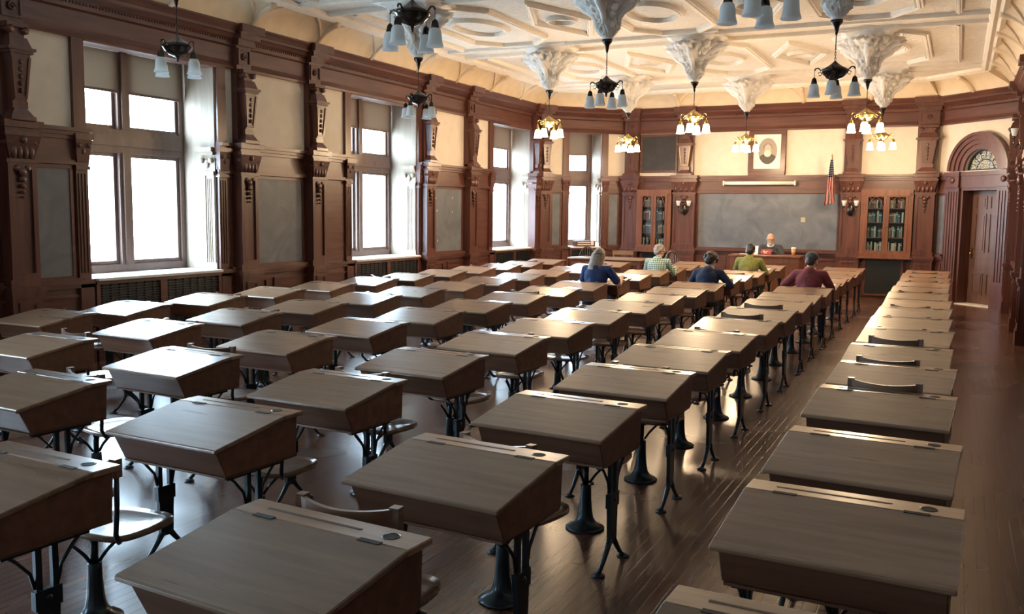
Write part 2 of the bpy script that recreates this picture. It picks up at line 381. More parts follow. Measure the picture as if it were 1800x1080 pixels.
# ceiling: flat field, cove bays, ribs, roundels
INNER = .62
m = MB(); m.box(XL-.3, XR+.3, YR-.3, 21.0, CEIL, CEIL+.12); struct(m.obj('ceiling', 'plaster'))
m = MB(); BAY = 1.36
def cove(W_, a0, a1, n_b, trim0=0.0, trim1=0.0):
    m.X = W_.mat4(); nb = max(1, n_b); NU, NV = 14, 7
    for b in range(nb):
        u0 = a0+(a1-a0)*b/nb; u1 = a0+(a1-a0)*(b+1)/nb; V = []
        for i in range(NU+1):
            u = i/NU; ss = u0+(u1-u0)*u; rise = math.sqrt(max(0, 1-(2*u-1)**2))
            for j in range(NV+1):
                v = j/NV; a = v*PI/2
                dl = .22+(INNER-.22)*(1-math.cos(a)); zl = CTOP+(CEIL-CTOP)*math.sin(a)   # hollow
                du = .22+(INNER-.22)*v; zu = CTOP+(CEIL-CTOP)*v*.75                              # rib line
                d = du+(dl-du)*rise*1.0; z = zu+(zl-zu)*(rise)
                sm = ss
                if u == 0 or trim0: pass
                # shorten at mitred ends
                if b == 0 and trim0: sm = max(ss, a0+trim0*d)
                if b == nb-1 and trim1: sm = min(ss, a1-trim1*d)
                V.append((sm, d, min(z, CEIL)))
        Fc = [(i*(NV+1)+j, (i+1)*(NV+1)+j, (i+1)*(NV+1)+j+1, i*(NV+1)+j+1) for i in range(NU) for j in range(NV)]
        m.add(V, Fc, 0, True)
    for b in range(nb):                          # arched edge of every bay
        u0 = a0+(a1-a0)*b/nb; u1 = a0+(a1-a0)*(b+1)/nb; pts = []
        if (b == 0 and trim0) or (b == nb-1 and trim1): continue
        for i in range(21):
            t_ = PI*i/20; u = .5-.5*math.cos(t_); rise = math.sin(t_); v = rise*.93; a = v*PI/2
            dl = .22+(INNER-.22)*(1-math.cos(a)); zl = CTOP+(CEIL-CTOP)*math.sin(a); du = .22+(INNER-.22)*v; zu = CTOP+(CEIL-CTOP)*v*.75
            pts.append((u0+(u1-u0)*u, du+(dl-du)*rise, zu+(zl-zu)*rise-.004))
        m.tube(pts, .022, 6, 0)
    for b in range(nb+1):                        # curved ribs between bays
        u0 = a0+(a1-a0)*b/nb
        if b in (0, nb): continue
        m.tube([(u0, .21+(INNER-.21)*t, CTOP+.01+(CEIL-CTOP)*t*.72+.05*math.sin(PI*t)) for t in [k/8 for k in range(9)]], .05, 8, 0)
tn = math.tan(PI/8)
cove(WL, -4.1-.0, 18.84, 17, 0, tn); cove(WD, 0, DLEN, 2, tn, tn); cove(WB, -7.07, -.40, 5, tn, tn); cove(WE, 0, ELEN, 2, tn, tn); cove(WR, -4.1, 19.04, 17, 0, tn)
struct(m.obj('trim_3', 'cove'))
m = MB()
sweep_plan(m, [(INNER-.10, CEIL), (INNER-.09, CEIL-.05), (INNER-.03, CEIL-.075), (INNER+.01, CEIL-.05), (INNER+.06, CEIL-.075), (INNER+.11, CEIL-.05), (INNER+.12, CEIL)])
def rib(pts, wd=.13, dp=.055, closed=False):
    L = len(pts); P = [Vector(p) for p in pts]; prof = [(-.5, 0), (-.42, .8), (-.2, .7), (-.12, 1.0), (.12, 1.0), (.2, .7), (.42, .8), (.5, 0)]; rings = []
    for i in range(L):
        if closed: a, b, c = P[i-1], P[i], P[(i+1) % L]
        else: a, b, c = P[max(i-1, 0)], P[i], P[min(i+1, L-1)]
        d0 = (b-a).normalized() if (b-a).length > 1e-6 else (c-b).normalized(); d1 = (c-b).normalized() if (c-b).length > 1e-6 else d0
        n0 = Vector((-d0.y, d0.x)); n1 = Vector((-d1.y, d1.x)); nn = (n0+n1).normalized(); k = 1/max(.4, nn.dot(n1))
        rings.append([(b.x+nn.x*u*wd*k, b.y+nn.y*u*wd*k, CEIL-v*dp) for u, v in prof])
    n = len(prof); V = [p for r in rings for p in r]; Fc = []
    for i in range(L if closed else L-1):
        j = (i+1) % L
        for k in range(n-1): Fc.append((i*n+k, j*n+k, j*n+k+1, i*n+k+1))
    m.add(V, Fc)
CX = [-6.45, -3.83, -1.22]; CY = [6.05, 10.1, 13.95, 18.15]; CYX = [-2.1, 1.95]+CY
for y in CYX: rib([(-7.95, y-.30), (.28, y-.30)], .11); rib([(-7.95, y+.30), (.28, y+.30)], .11)
for i in range(len(CYX)-1):
    y0, y1 = CYX[i]+.42, CYX[i+1]-.42; ym = (y0+y1)/2
    for x in CX:                                  # elongated octagon with an oval inside
        a, bb = .62, (y1-y0)/2
        rib([(x-a, ym-bb+.55), (x-a*.45, ym-bb+.12), (x+a*.45, ym-bb+.12), (x+a, ym-bb+.55), (x+a, ym+bb-.55), (x+a*.45, ym+bb-.12), (x-a*.45, ym+bb-.12), (x-a, ym+bb-.55)], .12, .06, True)
        rib([(x+.34*math.cos(t*PI/14), ym+.55*math.sin(t*PI/14)) for t in range(28)], .09, .05, True)
    for x in (-5.14, -2.52):
        rib([(x-.42, ym), (x, ym-1.1), (x+.42, ym), (x, ym+1.1)], .10, .055, True)
        rib([(x+.2*math.cos(t*PI/10), ym+.2*math.sin(t*PI/10)) for t in range(20)], .06, .05, True)
    rib([(-7.55, y0), (-7.55, y1)], .08); rib([(-.15, y0), (-.15, y1)], .08)
struct(m.obj('trim_4', 'plaster_s'))

# ------------------------------------------------------------------ wall rail, wainscot, baseboards by wall
def rail(m, a0, a1):
    m.box(a0, a1, 0, .010, .90, 2.2)
    m.box(a0, a1, 0, .03, 2.17, 2.49); m.box(a0, a1, 0, .055, 2.17, 2.22); m.box(a0, a1, 0, .06, 2.44, 2.48)
    m.box(a0, a1, 0, .09, 2.48, 2.52); m.box(a0, a1, 0, .12, 2.52, RAIL)
def wainscot(m, a0, a1, npan=1):
    m.box(a0, a1, 0, .03, 0, .93); m.box(a0, a1, .03, .06, 0, .16); m.box(a0, a1, .03, .045, .16, .19)
    m.box(a0, a1, .03, .09, .88, .92); m.box(a0, a1, .03, .07, .84, .88)
    w_ = (a1-a0)/npan
    for k in range(npan):
        p0, p1 = a0+k*w_+.07, a0+(k+1)*w_-.07
        if p1-p0 < .05: continue
        for (x0, x1, z0, z1) in ((p0, p1, .26, .29), (p0, p1, .74, .77), (p0, p0+.03, .29, .74), (p1-.03, p1, .29, .74)): m.box(x0, x1, .03, .05, z0, z1)
segs = []                                         # wooden wall segments between the windows
cs = sorted(WIN_C); prev = YR
for c in cs: segs.append((prev, c-WIN_HW)); prev = c+WIN_HW
segs.append((prev, 18.84))
m = WL.mb()
for a0, a1 in segs: rail(m, a0, a1); wainscot(m, a0, a1, 3)
struct(m.obj('trim_5', 'panel_h'))
m = WD.mb(); rail(m, 0, DW0); rail(m, DW1, DLEN); wainscot(m, 0, DW0); wainscot(m, DW1, DLEN); struct(m.obj('trim_6', 'panel_h'))
m = WB.mb(); rail(m, -7.05, -.4); wainscot(m, -7.05, -.4, 8); m.box(-5.33, -2.25, .03, .13, .90, .94); struct(m.obj('trim_7', 'panel_h'))
m = WR.mb(); rail(m, YR, 19.04); wainscot(m, YR, 19.04, 20); struct(m.obj('trim_8', 'panel_h'))
m = WE.mb(); rail(m, 0, .27); rail(m, 1.80, ELEN); wainscot(m, 0, .27); wainscot(m, 1.80, ELEN); struct(m.obj('trim_9', 'panel_h'))

# ------------------------------------------------------------------ pilasters
def pilaster(W_, a, wd=.31, name='trim_10', low=True, up=True, mats=('panel', 'gilt'), gilt=False, wu=None):
    m = W_.mb(); h = wd/2
    if low:
        m.box(a-h, a+h, 0, .14, 0, 2.50)
        m.box(a-h-.03, a+h+.03, 0, .19, 0, .20); m.box(a-h-.02, a+h+.02, 0, .175, .20, .24)
        m.box(a-h-.015, a+h+.015, 0, .17, .24, .80); m.box(a-h-.03, a+h+.03, 0, .19, .80, .84)
        m.box(a-h-.045, a+h+.045, 0, .205, .84, .90); m.box(a-h-.02, a+h+.02, 0, .165, .90, .98)
        for (x0, x1, z0, z1) in ((a-h+.05, a+h-.05, .30, .33), (a-h+.05, a+h-.05, .72, .75), (a-h+.05, a-h+.08, .33, .72), (a+h-.08, a+h-.05, .33, .72)):
            m.box(x0, x1, .17, .185, z0, z1)
        # raised border round the sunk panel of the shaft
        for (x0, x1, z0, z1) in ((a-h, a-h+.05, .98, 2.15), (a+h-.05, a+h, .98, 2.15), (a-h+.05, a+h-.05, .98, 1.04), (a-h+.05, a+h-.05, 2.09, 2.15)):
            m.box(x0, x1, .14, .165, z0, z1)
        m.box(a-h-.02, a+h+.02, 0, .18, 2.15, 2.19)
        # carved leaf drop
        for k, (dz, r) in enumerate(((2.06, .055), (1.99, .045), (1.92, .035), (1.86, .024), (1.81, .016))):
            m.ball((a, .165, dz), (r, .022, r*.8), 0, 8, 5)
        m.ball((a-.06, .165, 2.10), (.035, .02, .03), 0, 8, 5); m.ball((a+.06, .165, 2.10), (.035, .02, .03), 0, 8, 5)
        # capital: bell with volutes and leaves
        m.frust((a, .08, 2.19), h-.02, .09, (a, .09, 2.42), h+.04, .12)
        for sx in (-1, 1):
            m.tube([(a+sx*(h-.01)+sx*.035*math.cos(t*.7)*(1-t/14), .19, 2.36+.035*math.sin(t*.7)*(1-t/14)) for t in range(11)], .013, 6)
            m.tube([(a+sx*(h-.01), .0, 2.36), (a+sx*(h-.01), .19, 2.36)], .04, 8)
        for k in range(4):
            xx = a-h+.06+k*(wd-.12)/3; m.ball((xx, .175, 2.26), (.036, .03, .07), 0, 8, 5)
        m.ball((a, .20, 2.38), (.04, .03, .04), 0, 8, 5)
        m.box(a-h-.05, a+h+.05, 0, .22, 2.42, 2.46); m.box(a-h-.03, a+h+.03, 0, .19, 2.46, 2.50)
        m.box(a-h-.06, a+h+.06, 0, .23, 2.50, RAIL+.01)
    if up:
        hu = (wu or wd*.86)/2; g = 1 if gilt else 0
        m.box(a-hu, a+hu, 0, .09, RAIL, HEAD+.02)
        m.frust((a, .13, RAIL), hu+.0, .10, (a, .13, RAIL+.05), hu, .10)
        m.frust((a, .13, RAIL+.05), hu-.01, .09, (a, .12, RAIL+.13), hu*.5, .06)
        m.box(a-hu*.62, a+hu*.62, .05, .18, RAIL+.13, RAIL+.20)
        # tapering shaft, wider at the top, with sunk front
        z0, z1 = RAIL+.20, RAIL+.66
        m.frust((a, .12, z0), hu*.5, .065, (a, .13, z1), hu*.80, .085)
        for sx in (-1, 1):
            m.prism([(sx*hu*.5, z0+.02), (sx*hu*.36, z0+.02), (sx*hu*.62, z1-.03), (sx*hu*.8, z1-.03)], lambda u, v, t: (a+u, t+(v-z0)*.06, v), .18, .20, g)
        m.box(a-hu*.34, a+hu*.34, .185, .2, z0+.02, z0+.05, g)
        for k in range(5): m.ball((a, .205, z1-.08-k*.07), (.03-.004*k, .016, .03), 0, 8, 5)
        m.box(a-hu*.95, a+hu*.95, .03, .235, z1, z1+.03); m.box(a-hu*1.12, a+hu*1.12, .03, .25, z1+.03, z1+.06)
        m.frust((a, .13, z1+.06), hu*.92, .095, (a, .12, z1+.16), hu*.7, .07)
        m.box(a-hu*.6, a+hu*.6, .03, .17, z1+.16, HEAD-.05)
        for sx in (-1, 1): m.tube([(a+sx*hu*.6, .03, HEAD-.07), (a+sx*hu*.6, .20, HEAD-.07)], .038, 8)
        m.box(a-hu*.9, a+hu*.9, .03, .2, HEAD-.045, HEAD)
        # breaks forward through frieze and cornice
        m.box(a-hu, a+hu, 0, .10, HEAD, 3.82)
        for (x0, x1, za, zb) in ((a-hu+.02, a+hu-.02, 3.58, 3.605), (a-hu+.02, a+hu-.02, 3.765, 3.79), (a-hu+.02, a-hu+.045, 3.605, 3.765), (a+hu-.045, a+hu-.02, 3.605, 3.765)):
            m.box(x0, x1, .10, .12, za, zb)
        m.tube([(a+.05*math.cos(t*.8)*(1-t/15), .115, 3.685+.05*math.sin(t*.8)*(1-t/15)) for t in range(13)], .012, 6)
        m.box(a-hu-.02, a+hu+.02, 0, .16, 3.82, 3.90); m.box(a-hu-.05, a+hu+.05, 0, .23, 3.90, 3.97); m.box(a-hu-.08, a+hu+.08, 0, .285, 3.97, CTOP+.004)
    return struct(m.obj(name, list(mats)))
idx = 10
PILS = [9.39, 10.86, 14.03, 15.62, 18.62, 6.12, 4.56, 1.29, -.15]
for a in PILS: pilaster(WL, a, name='trim_%d' % idx); idx += 1
for a in (18.55, 15.62, 14.03, 10.86, 9.39, 6.12): pilaster(WR, a, name='trim_%d' % idx); idx += 1
pilaster(WD, .19, .28, name='trim_%d' % idx); idx += 1
for a, wd_, wu_, g in ((-6.86, .36, .34, False), (-5.59, .50, .34, True), (-2.05, .40, .34, False), (-.64, .36, .40, False)):
    pilaster(WB, a, wd_, 'trim_%d' % idx, gilt=g, wu=wu_); idx += 1

# ------------------------------------------------------------------ windows
def jamb_pilaster(m, a, wd, mi=0, side=0):
    h = wd/2
    m.box(a-h, a+h, 0, .045, 0, HEAD, mi)
    m.box(a-h-.01, a+h+.01, 0, .07, 0, .93, mi)
    m.box(a-h-.02, a+h+.02, 0, .085, .88, .93, mi)
    m.box(a-h-.015, a+h+.015, 0, .07, 2.12, 2.16, mi)
    m.frust((a, .03, 2.20), h, .04, (a, .035, 2.44), h+.025, .06, mi)
    for sx in (-1, 1): m.tube([(a+sx*h*.8, 0, 2.38), (a+sx*h*.8, .10, 2.38)], .028, 8, mi)
    m.ball((a, .075, 2.32), (.03, .02, .04), mi, 8, 5)
    m.box(a-h-.04, a+h+.04, 0, .11, 2.44, 2.50, mi)
    for k in range(3):
        xx = a-h*.55+k*h*.55; m.box(xx-.008, xx+.008, .045, .055, 1.0, 2.08, mi)
def window(W_, c, hw, num, lights=2):
    z0, z1 = .93, HEAD+.12; back = -.585
    root = MB(); root.X = W_.mat4()
    a0, a1 = c-hw, c+hw
    fr = .085
    m = root                                       # outer frame
    m.box(a0, a0+fr, back-.04, back+.06, z0, z1); m.box(a1-fr, a1, back-.04, back+.06, z0, z1)
    m.box(a0+fr, a1-fr, back-.04, back+.06, z0, z0+.10); m.box(a0+fr, a1-fr, back-.04, back+.06, z1-.06, z1)
    wobj = struct(m.obj('window_%d' % num, 'winframe'))
    mm = W_.mb(); mm.box(a0+fr, a1-fr, back-.04, back+.08, 2.37, 2.65); mm.box(a0+fr, a1-fr, back+.08, back+.105, 2.45, 2.57); mm.obj('transom', 'winframe', wobj)
    edges = [a0+fr, a1-fr]
    if lights == 2:
        mm = W_.mb(); mm.box(c-.09, c+.09, back-.04, back+.08, z0+.10, 2.37); mm.box(c-.09, c+.09, back-.04, back+.08, 2.65, z1-.06)
        mm.box(c-.045, c+.045, back+.08, back+.11, z0+.1, 2.37); mm.box(c-.045, c+.045, back+.08, back+.11, 2.65, z1-.06); mm.obj('mullion', 'winframe', wobj)
        lt = [(a0+fr, c-.09), (c+.09, a1-fr)]
    else: lt = [(a0+fr, a1-fr)]
    for (l0, l1) in lt:
        for (y0, y1) in ((z0+.10, 2.37), (2.65, z1-.06)):
            s_ = W_.mb(); e = .045
            s_.box(l0, l0+e, back-.02, back+.03, y0, y1); s_.box(l1-e, l1, back-.02, back+.03, y0, y1)
            s_.box(l0+e, l1-e, back-.02, back+.03, y0, y0+e); s_.box(l0+e, l1-e, back-.02, back+.03, y1-e, y1)
            so = s_.obj('sash', 'winframe', wobj)
            g_ = W_.mb(); g_.box(l0+e, l1-e, back, back+.006, y0+e, y1-e); g_.obj('pane', 'glass', so)
    r_ = W_.mb()                                   # reveals with window glare painted in as a pale tone, recess head
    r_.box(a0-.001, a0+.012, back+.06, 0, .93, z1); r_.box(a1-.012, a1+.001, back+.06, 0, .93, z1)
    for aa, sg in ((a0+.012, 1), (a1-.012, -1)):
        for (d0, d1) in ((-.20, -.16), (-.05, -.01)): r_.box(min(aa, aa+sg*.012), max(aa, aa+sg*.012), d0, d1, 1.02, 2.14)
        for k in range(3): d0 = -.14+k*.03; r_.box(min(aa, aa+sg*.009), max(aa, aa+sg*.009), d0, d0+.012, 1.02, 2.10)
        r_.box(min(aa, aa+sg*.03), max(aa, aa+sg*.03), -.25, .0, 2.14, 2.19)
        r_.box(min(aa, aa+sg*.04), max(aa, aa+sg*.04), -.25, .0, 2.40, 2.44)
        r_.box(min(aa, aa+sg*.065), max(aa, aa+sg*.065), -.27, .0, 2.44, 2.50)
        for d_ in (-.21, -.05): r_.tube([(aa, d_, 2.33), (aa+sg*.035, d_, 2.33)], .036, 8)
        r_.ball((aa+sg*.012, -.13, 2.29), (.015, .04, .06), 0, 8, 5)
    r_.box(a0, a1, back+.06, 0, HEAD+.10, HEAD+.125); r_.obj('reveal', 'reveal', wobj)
    h_ = W_.mb(); h_.box(a0, a1, -.16, .05, HEAD-.02, HEAD+.02); h_.obj('head_board', 'panel_h', wobj)
    s_ = W_.mb(); s_.box(a0, a1, back+.06, -.02, .90, .935); s_.box(a0+.02, a1-.02, -.02, .12, .90, .935); s_.obj('sill', 'sill', wobj, .006)
    j_ = W_.mb(); jamb_pilaster(j_, a0-.085, .15); jamb_pilaster(j_, a1+.085, .15); j_.obj('casing', 'panel', wobj)
    # low cupboard front that carries the grille
    b_ = W_.mb(); b_.box(a0+.02, a1-.02, .0, .035, 0, .9); b_.box(a0+.02, a1-.02, .035, .09, .86, .90); b_.box(a0+.02, a1-.02, .035, .08, 0, .14)
    n_ = 2 if lights == 2 else 1; bw = (a1-a0-.04)/n_
    for k in range(n_+1):
        x_ = a0+.02+k*bw; b_.box(max(a0+.02, x_-.05), min(a1-.02, x_+.05), .035, .08, .14, .86)
    b_.obj('apron', 'panel_h', wobj)
    return wobj, lt, (a0, a1, back, n_, bw)
wnames = ['nearest window', 'middle left-wall window', 'furthest left-wall window', 'window beside the camera', 'window behind the camera', 'narrow corner window']
def dress(W_, c, hw, num, lights, wn, blind_z, vis=True):
    wobj, lt, (a0, a1, back, n_, bw) = window(W_, c, hw, num, lights)
    for k, (l0, l1) in enumerate(lt):
        side = ('near' if k == 0 else 'far')
        e = MB(); e.X = W_.mat4()
        V = []; NX, NZ = 6, 8
        for i in range(NX+1):
            for j in range(NZ+1):
                u, v = i/NX, j/NZ; V.append((l0-.03+(l1-l0+.06)*u, back+.075+.004*math.sin(u*7+v*2), blind_z+(HEAD+.06-blind_z)*v))
        n0 = len(V); V += [(x, y-.004, z) for x, y, z in V]
        Fc = [(i*(NZ+1)+j, (i+1)*(NZ+1)+j, (i+1)*(NZ+1)+j+1, i*(NZ+1)+j+1) for i in range(NX) for j in range(NZ)]
        e.add(V[:n0], Fc, 0, True)
        bl = e.obj('roller_blind', 'blind')
        txt = 'tan roller blind half drawn over the %s light of the %s' % (side, wn) if lights == 2 else 'tan roller blind half drawn over the %s' % wn
        tag(bl, txt, 'blind', 'roller blinds on the windows')
        t_ = W_.mb(); t_.tube([(l0-.03, back+.09, HEAD+.06), (l1+.03, back+.09, HEAD+.06)], .024, 10); t_.obj('roller', 'white', bl)
        t_ = W_.mb(); t_.box(l0-.03, l1+.03, back+.068, back+.084, blind_z-.02, blind_z+.008); t_.obj('hem_bar', 'blind', bl)
    if not vis: return
    for k in range(n_):
        x0, x1 = a0+.02+k*bw+.05, a0+.02+(k+1)*bw-.05
        g = W_.mb(); g.box(x0, x1, .037, .045, .14, .86)
        z = .16
        while z < .85: g.box(x0, x1, .045, .066, z, z+.012); z += .03
        z = x0+.04
        while z < x1: g.box(z, z+.006, .045, .06, .14, .86); z += .12
        go = g.obj('radiator_grille', 'grille')
        txt = 'black louvred radiator grille under the %s' % wn
        if n_ == 2: txt += (', nearer one' if k == 0 else ', further one')
        tag(go, txt, 'grille', 'radiator grilles under the windows')
for i, c in enumerate(WIN_C): dress(WL, c, WIN_HW, i+1, 2, wnames[i], 3.10 if i < 3 else 3.45, i < 3)
dress(WD, (DW0+DW1)/2, (DW1-DW0)/2, 6, 1, wnames[5], 3.06)

# ------------------------------------------------------------------ slate boards
def board(W_, a0, a1, label, z0=.94, z1=2.16, group='wall chalkboards'):
    m = W_.mb(); m.box(a0+.03, a1-.03, .012, .024, z0+.03, z1-.03)
    o = m.obj('chalkboard', 'chalk'); tag(o, label, 'chalkboard', group)
    f = W_.mb(); t = .035
    f.box(a0, a1, .0, .035, z0, z0+t); f.box(a0, a1, .0, .035, z1-t, z1); f.box(a0, a0+t, .0, .035, z0+t, z1-t); f.box(a1-t, a1, .0, .035, z0+t, z1-t)
    f.obj('frame', 'panel_h', o)
    f = W_.mb(); f.box(a0, a1, .035, .10, z0-.02, z0+.012); f.obj('chalk_ledge', 'panel_h', o)
    return o
board(WL, 9.60, 10.65, 'slate chalkboard between the first and second windows')
board(WL, 14.24, 15.41, 'slate chalkboard with white specks between the second and third windows')
board(WL, 6.33, 6.80, 'dark narrow chalkboard strip left of the nearest window')
board(WL, 9.12, 9.19, 'thin slate strip right of the nearest window casing')
board(WL, 4.77, 5.91, 'shadowed slate chalkboard at the left edge of the view')
board(WD, .36, .62, 'narrow chalkboard left of the corner window')
board(WD, 1.77, 2.06, 'narrow chalkboard right of the corner window')
board(WR, 16.0, 18.2, 'slate chalkboard on the right wall past the door')
board(WR, 11.1, 13.8, 'slate chalkboard on the right wall nearer the camera')
b = board(WB, -5.31, -2.27, 'long slate chalkboard behind the teacher', .94, 2.25)
board(WE, .02, .24, 'dark narrow chalkboard between the right-hand bookcase corner and door arch')
# chalk specks on the second board
for (a, z) in ((14.42, 1.95), (15.02, 1.96), (14.45, 1.72), (15.02, 1.70), (14.48, 1.17)):
    m = WL.mb(); m.ball((a, .025, z), (.012, .002, .022), 0, 8, 5)
    m.obj('chalk_mark', 'white', [x for x in COL.objects if x.name.startswith('chalkboard') and x.get('label', '').find('specks') > 0][0])

# ------------------------------------------------------------------ back wall fittings
def bookcase(x0, x1, label):
    m = WB.mb(); D = .20
    m.box(x0, x0+.09, .0, D, .93, 2.24); m.box(x1-.09, x1, .0, D, .93, 2.24); m.box(x0, x1, .0, D+.02, 2.17, 2.25); m.box(x0, x1, 0, D+.04, .86, .95)
    m.box(x0+.05, x1-.05, D, D+.025, 2.12, 2.17)
    m.box((x0+x1)/2-.02, (x0+x1)/2+.02, .02, D, .95, 2.17)
    m.box(x0-.03, x1+.03, .03, D+.06, .835, .86)
    o = m.obj('bookcase', 'oak'); tag(o, label, 'bookcase', 'built-in bookcases on the far wall')
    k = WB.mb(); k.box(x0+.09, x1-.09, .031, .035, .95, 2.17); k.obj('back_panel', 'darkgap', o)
    shelves = [.95, 1.27, 1.58, 1.87]
    for z in shelves[1:]: s = WB.mb(); s.box(x0+.09, x1-.09, .035, D-.03, z-.018, z); s.obj('shelf', 'oak', o)
    xm = (x0+x1)/2
    for (d0, d1, hx) in ((x0+.09, xm-.005, xm-.03), (xm+.005, x1-.09, xm+.03)):
        dm = WB.mb(); e = .05; y0, y1 = D-.02, D+.012
        dm.box(d0, d0+e, y0, y1, .95, 2.16); dm.box(d1-e, d1, y0, y1, .95, 2.16); dm.box(d0+e, d1-e, y0, y1, .95, 1.0); dm.box(d0+e, d1-e, y0, y1, 2.10, 2.16)
        c_ = (d0+d1)/2; hw_ = (d1-d0)/2-e         # pointed tracery
        for sx in (-1, 1):
            dm.tube([(c_+sx*hw_*(1-t), y1-.01, 1.86+.24*math.sin(t*PI/2)) for t in [i/6 for i in range(7)]], .007, 6)
            dm.tube([(c_+sx*hw_*t, y1-.01, 1.90+.2*math.sin(t*PI/2)) for t in [i/6 for i in range(7)]], .005, 6)
        do = dm.obj('door', 'oak', o)
        g = WB.mb(); g.box(d0+e, d1-e, D-.008, D-.004, 1.0, 2.10); g.obj('pane', 'caseglass', do)
        kn = WB.mb(); kn.tube([(hx, y1, 1.5), (hx, y1+.02, 1.5)], .008, 8); kn.ball((hx, y1+.028, 1.5), .012, 0, 8, 6); kn.obj('knob', 'brass', do)
    return o, shelves
bcs = []
BC = [(-6.68, -5.87, 'left-hand'), (-1.84, -.85, 'right-hand')]
bookcols = [(0.03, 0.09, 0.10), (0.35, 0.32, 0.27), (0.05, 0.12, 0.16), (0.20, 0.05, 0.04), (0.55, 0.52, 0.46), (0.10, 0.11, 0.14), (0.30, 0.20, 0.10)]
BM = [mat('book_cloth', c, 0.6) for c in bookcols]
gold = mat('book_title_band', (0.6, 0.5, 0.3), 0.5)
rows_n = ['bottom shelf', 'second shelf', 'third shelf', 'top shelf']
words = ['first', 'second', 'third', 'fourth', 'fifth', 'sixth', 'seventh', 'eighth', 'ninth', 'tenth', 'eleventh', 'twelfth', 'thirteenth', 'fourteenth']
cnames = ['teal', 'grey', 'dark blue', 'dark red', 'cream', 'slate', 'brown']
for x0, x1, nm in BC:
    bc, shelves = bookcase(x0, x1, 'wooden bookcase with two glazed doors, %s one beside the long chalkboard' % nm)
    for si, z in enumerate(shelves):
        for di, (d0, d1) in enumerate(((x0+.15, (x0+x1)/2-.06), ((x0+x1)/2+.06, x1-.15))):
            x = d0; n_ = 0; seen_ = 0
            while True:
                t = random.uniform(.022, .042)
                if x+t > d1: break
                if random.random() < (.12 if nm == 'left-hand' else .22): x += t; continue
                hh = random.uniform(.17, .235) if si < 3 else random.uniform(.13, .2); dd = random.uniform(.09, .115)
                ci = random.randrange(7)
                bm_ = MB(); bm_.X = WB.mat4() @ Matrix.Translation((x+t/2, .04, z+.001)); bm_.box(-t/2+.001, t/2-.001, 0, dd, 0, hh); bm_.box(-t/2+.0008, t/2-.0008, dd, dd+.001, hh*.7, hh*.8, 1)
                bo = bm_.obj('book', [BM[ci], gold])
                n_ += 1
                tag(bo, '%s book, %s from the left, %s, %s door, %s bookcase' % (cnames[ci], words[n_-1], rows_n[si], 'left' if di == 0 else 'right', nm),
                    'book', 'books on the %s of the %s bookcase' % (rows_n[si], nm))
                x += t
def grille_back(x0, x1, label):
    m = WB.mb(); m.box(x0, x1, .092, .098, .10, .80)
    z = .12
    while z < .79: m.box(x0, x1, .098, .106, z, z+.008); z += .028
    z = x0+.02
    while z < x1: m.box(z, z+.008, .098, .108, .10, .80); z += .03
    o = m.obj('radiator_grille', 'grille'); tag(o, label, 'grille', 'lattice grilles below the bookcases')
    f = WB.mb(); t = .05
    f.box(x0-t, x1+t, .095, .13, .80, .833); f.box(x0-t, x1+t, .095, .12, .06, .10); f.box(x0-t, x0, .095, .12, .10, .80); f.box(x1, x1+t, .095, .12, .10, .80); f.obj('frame', 'panel', o)
grille_back(-1.70, -1.02, 'dark lattice radiator grille below the right-hand bookcase')
grille_back(-6.55, -6.0, 'dark lattice radiator grille below the left-hand bookcase')

# dark framed board and the portrait
m = WB.mb(); m.box(-6.62, -5.84, .02, .04, 2.69, 3.45); o = m.obj('framed_board', 'black'); tag(o, 'dark framed board hanging above the left-hand bookcase', 'picture')
f = WB.mb()
for (a, b_, c_, d_) in ((-6.67, -5.79, 3.45, 3.50), (-6.67, -5.79, 2.64, 2.69), (-6.67, -6.62, 2.69, 3.45), (-5.84, -5.79, 2.69, 3.45)): f.box(a, b_, .0, .06, c_, d_)
f.obj('frame', 'panel_h', o, .005)
PX0, PX1, PZ0, PZ1 = -4.10, -3.52, 2.70, 3.44
m = WB.mb(); m.box(PX0, PX1, .03, .045, PZ0, PZ1); pic = m.obj('portrait', 'paper'); tag(pic, 'framed oval portrait of a bearded man above the chalkboard', 'picture')
f = WB.mb()
for (a, b_, c_, d_) in ((PX0-.10, PX1+.10, PZ1, PZ1+.08), (PX0-.10, PX1+.10, PZ0-.14, PZ0), (PX0-.10, PX0, PZ0, PZ1), (PX1, PX1+.10, PZ0, PZ1)): f.box(a, b_, .0, .08, c_, d_)
f.obj('frame', 'panel_h', pic, .006)
gm = mat('portrait_grey', (0.36, 0.31, 0.25), 0.7); gh = mat('portrait_hair', (0.24, 0.20, 0.16), 0.7); gd = mat('portrait_dark', (0.10, 0.085, 0.07), 0.7); gs = mat('portrait_skin', (0.52, 0.44, 0.35), 0.7); gb = mat('portrait_beard', (0.68, 0.62, 0.54), 0.7)
def disc(cx, cz, rx, rz, d, mt, nm, clip=None):
    mm = WB.mb(); P = []
    for k in range(32):
        a = 2*PI*k/32; x, z = cx+rx*math.cos(a), cz+rz*math.sin(a)
        if clip: 
            ex = ((x-clip[0])/clip[2])**2+((z-clip[1])/clip[3])**2
            if ex > 1: s_ = 1/math.sqrt(ex); x, z = clip[0]+(x-clip[0])*s_, clip[1]+(z-clip[1])*s_
        P.append((x, z))
    mm.prism(P, lambda u, v, t: (u, t, v), d, d+.002); mm.obj(nm, [mt], pic)
oc = (-3.80, 3.08, .20, .28)
disc(*oc, .045, gm, 'oval_ground'); disc(-3.80, 2.88, .20, .15, .048, gd, 'coat', oc); disc(-3.80, 3.155, .095, .09, .0505, gh, 'hair'); disc(-3.795, 3.12, .075, .105, .0530, gs, 'face')
disc(-3.80, 3.03, .075, .075, .0555, gb, 'beard')
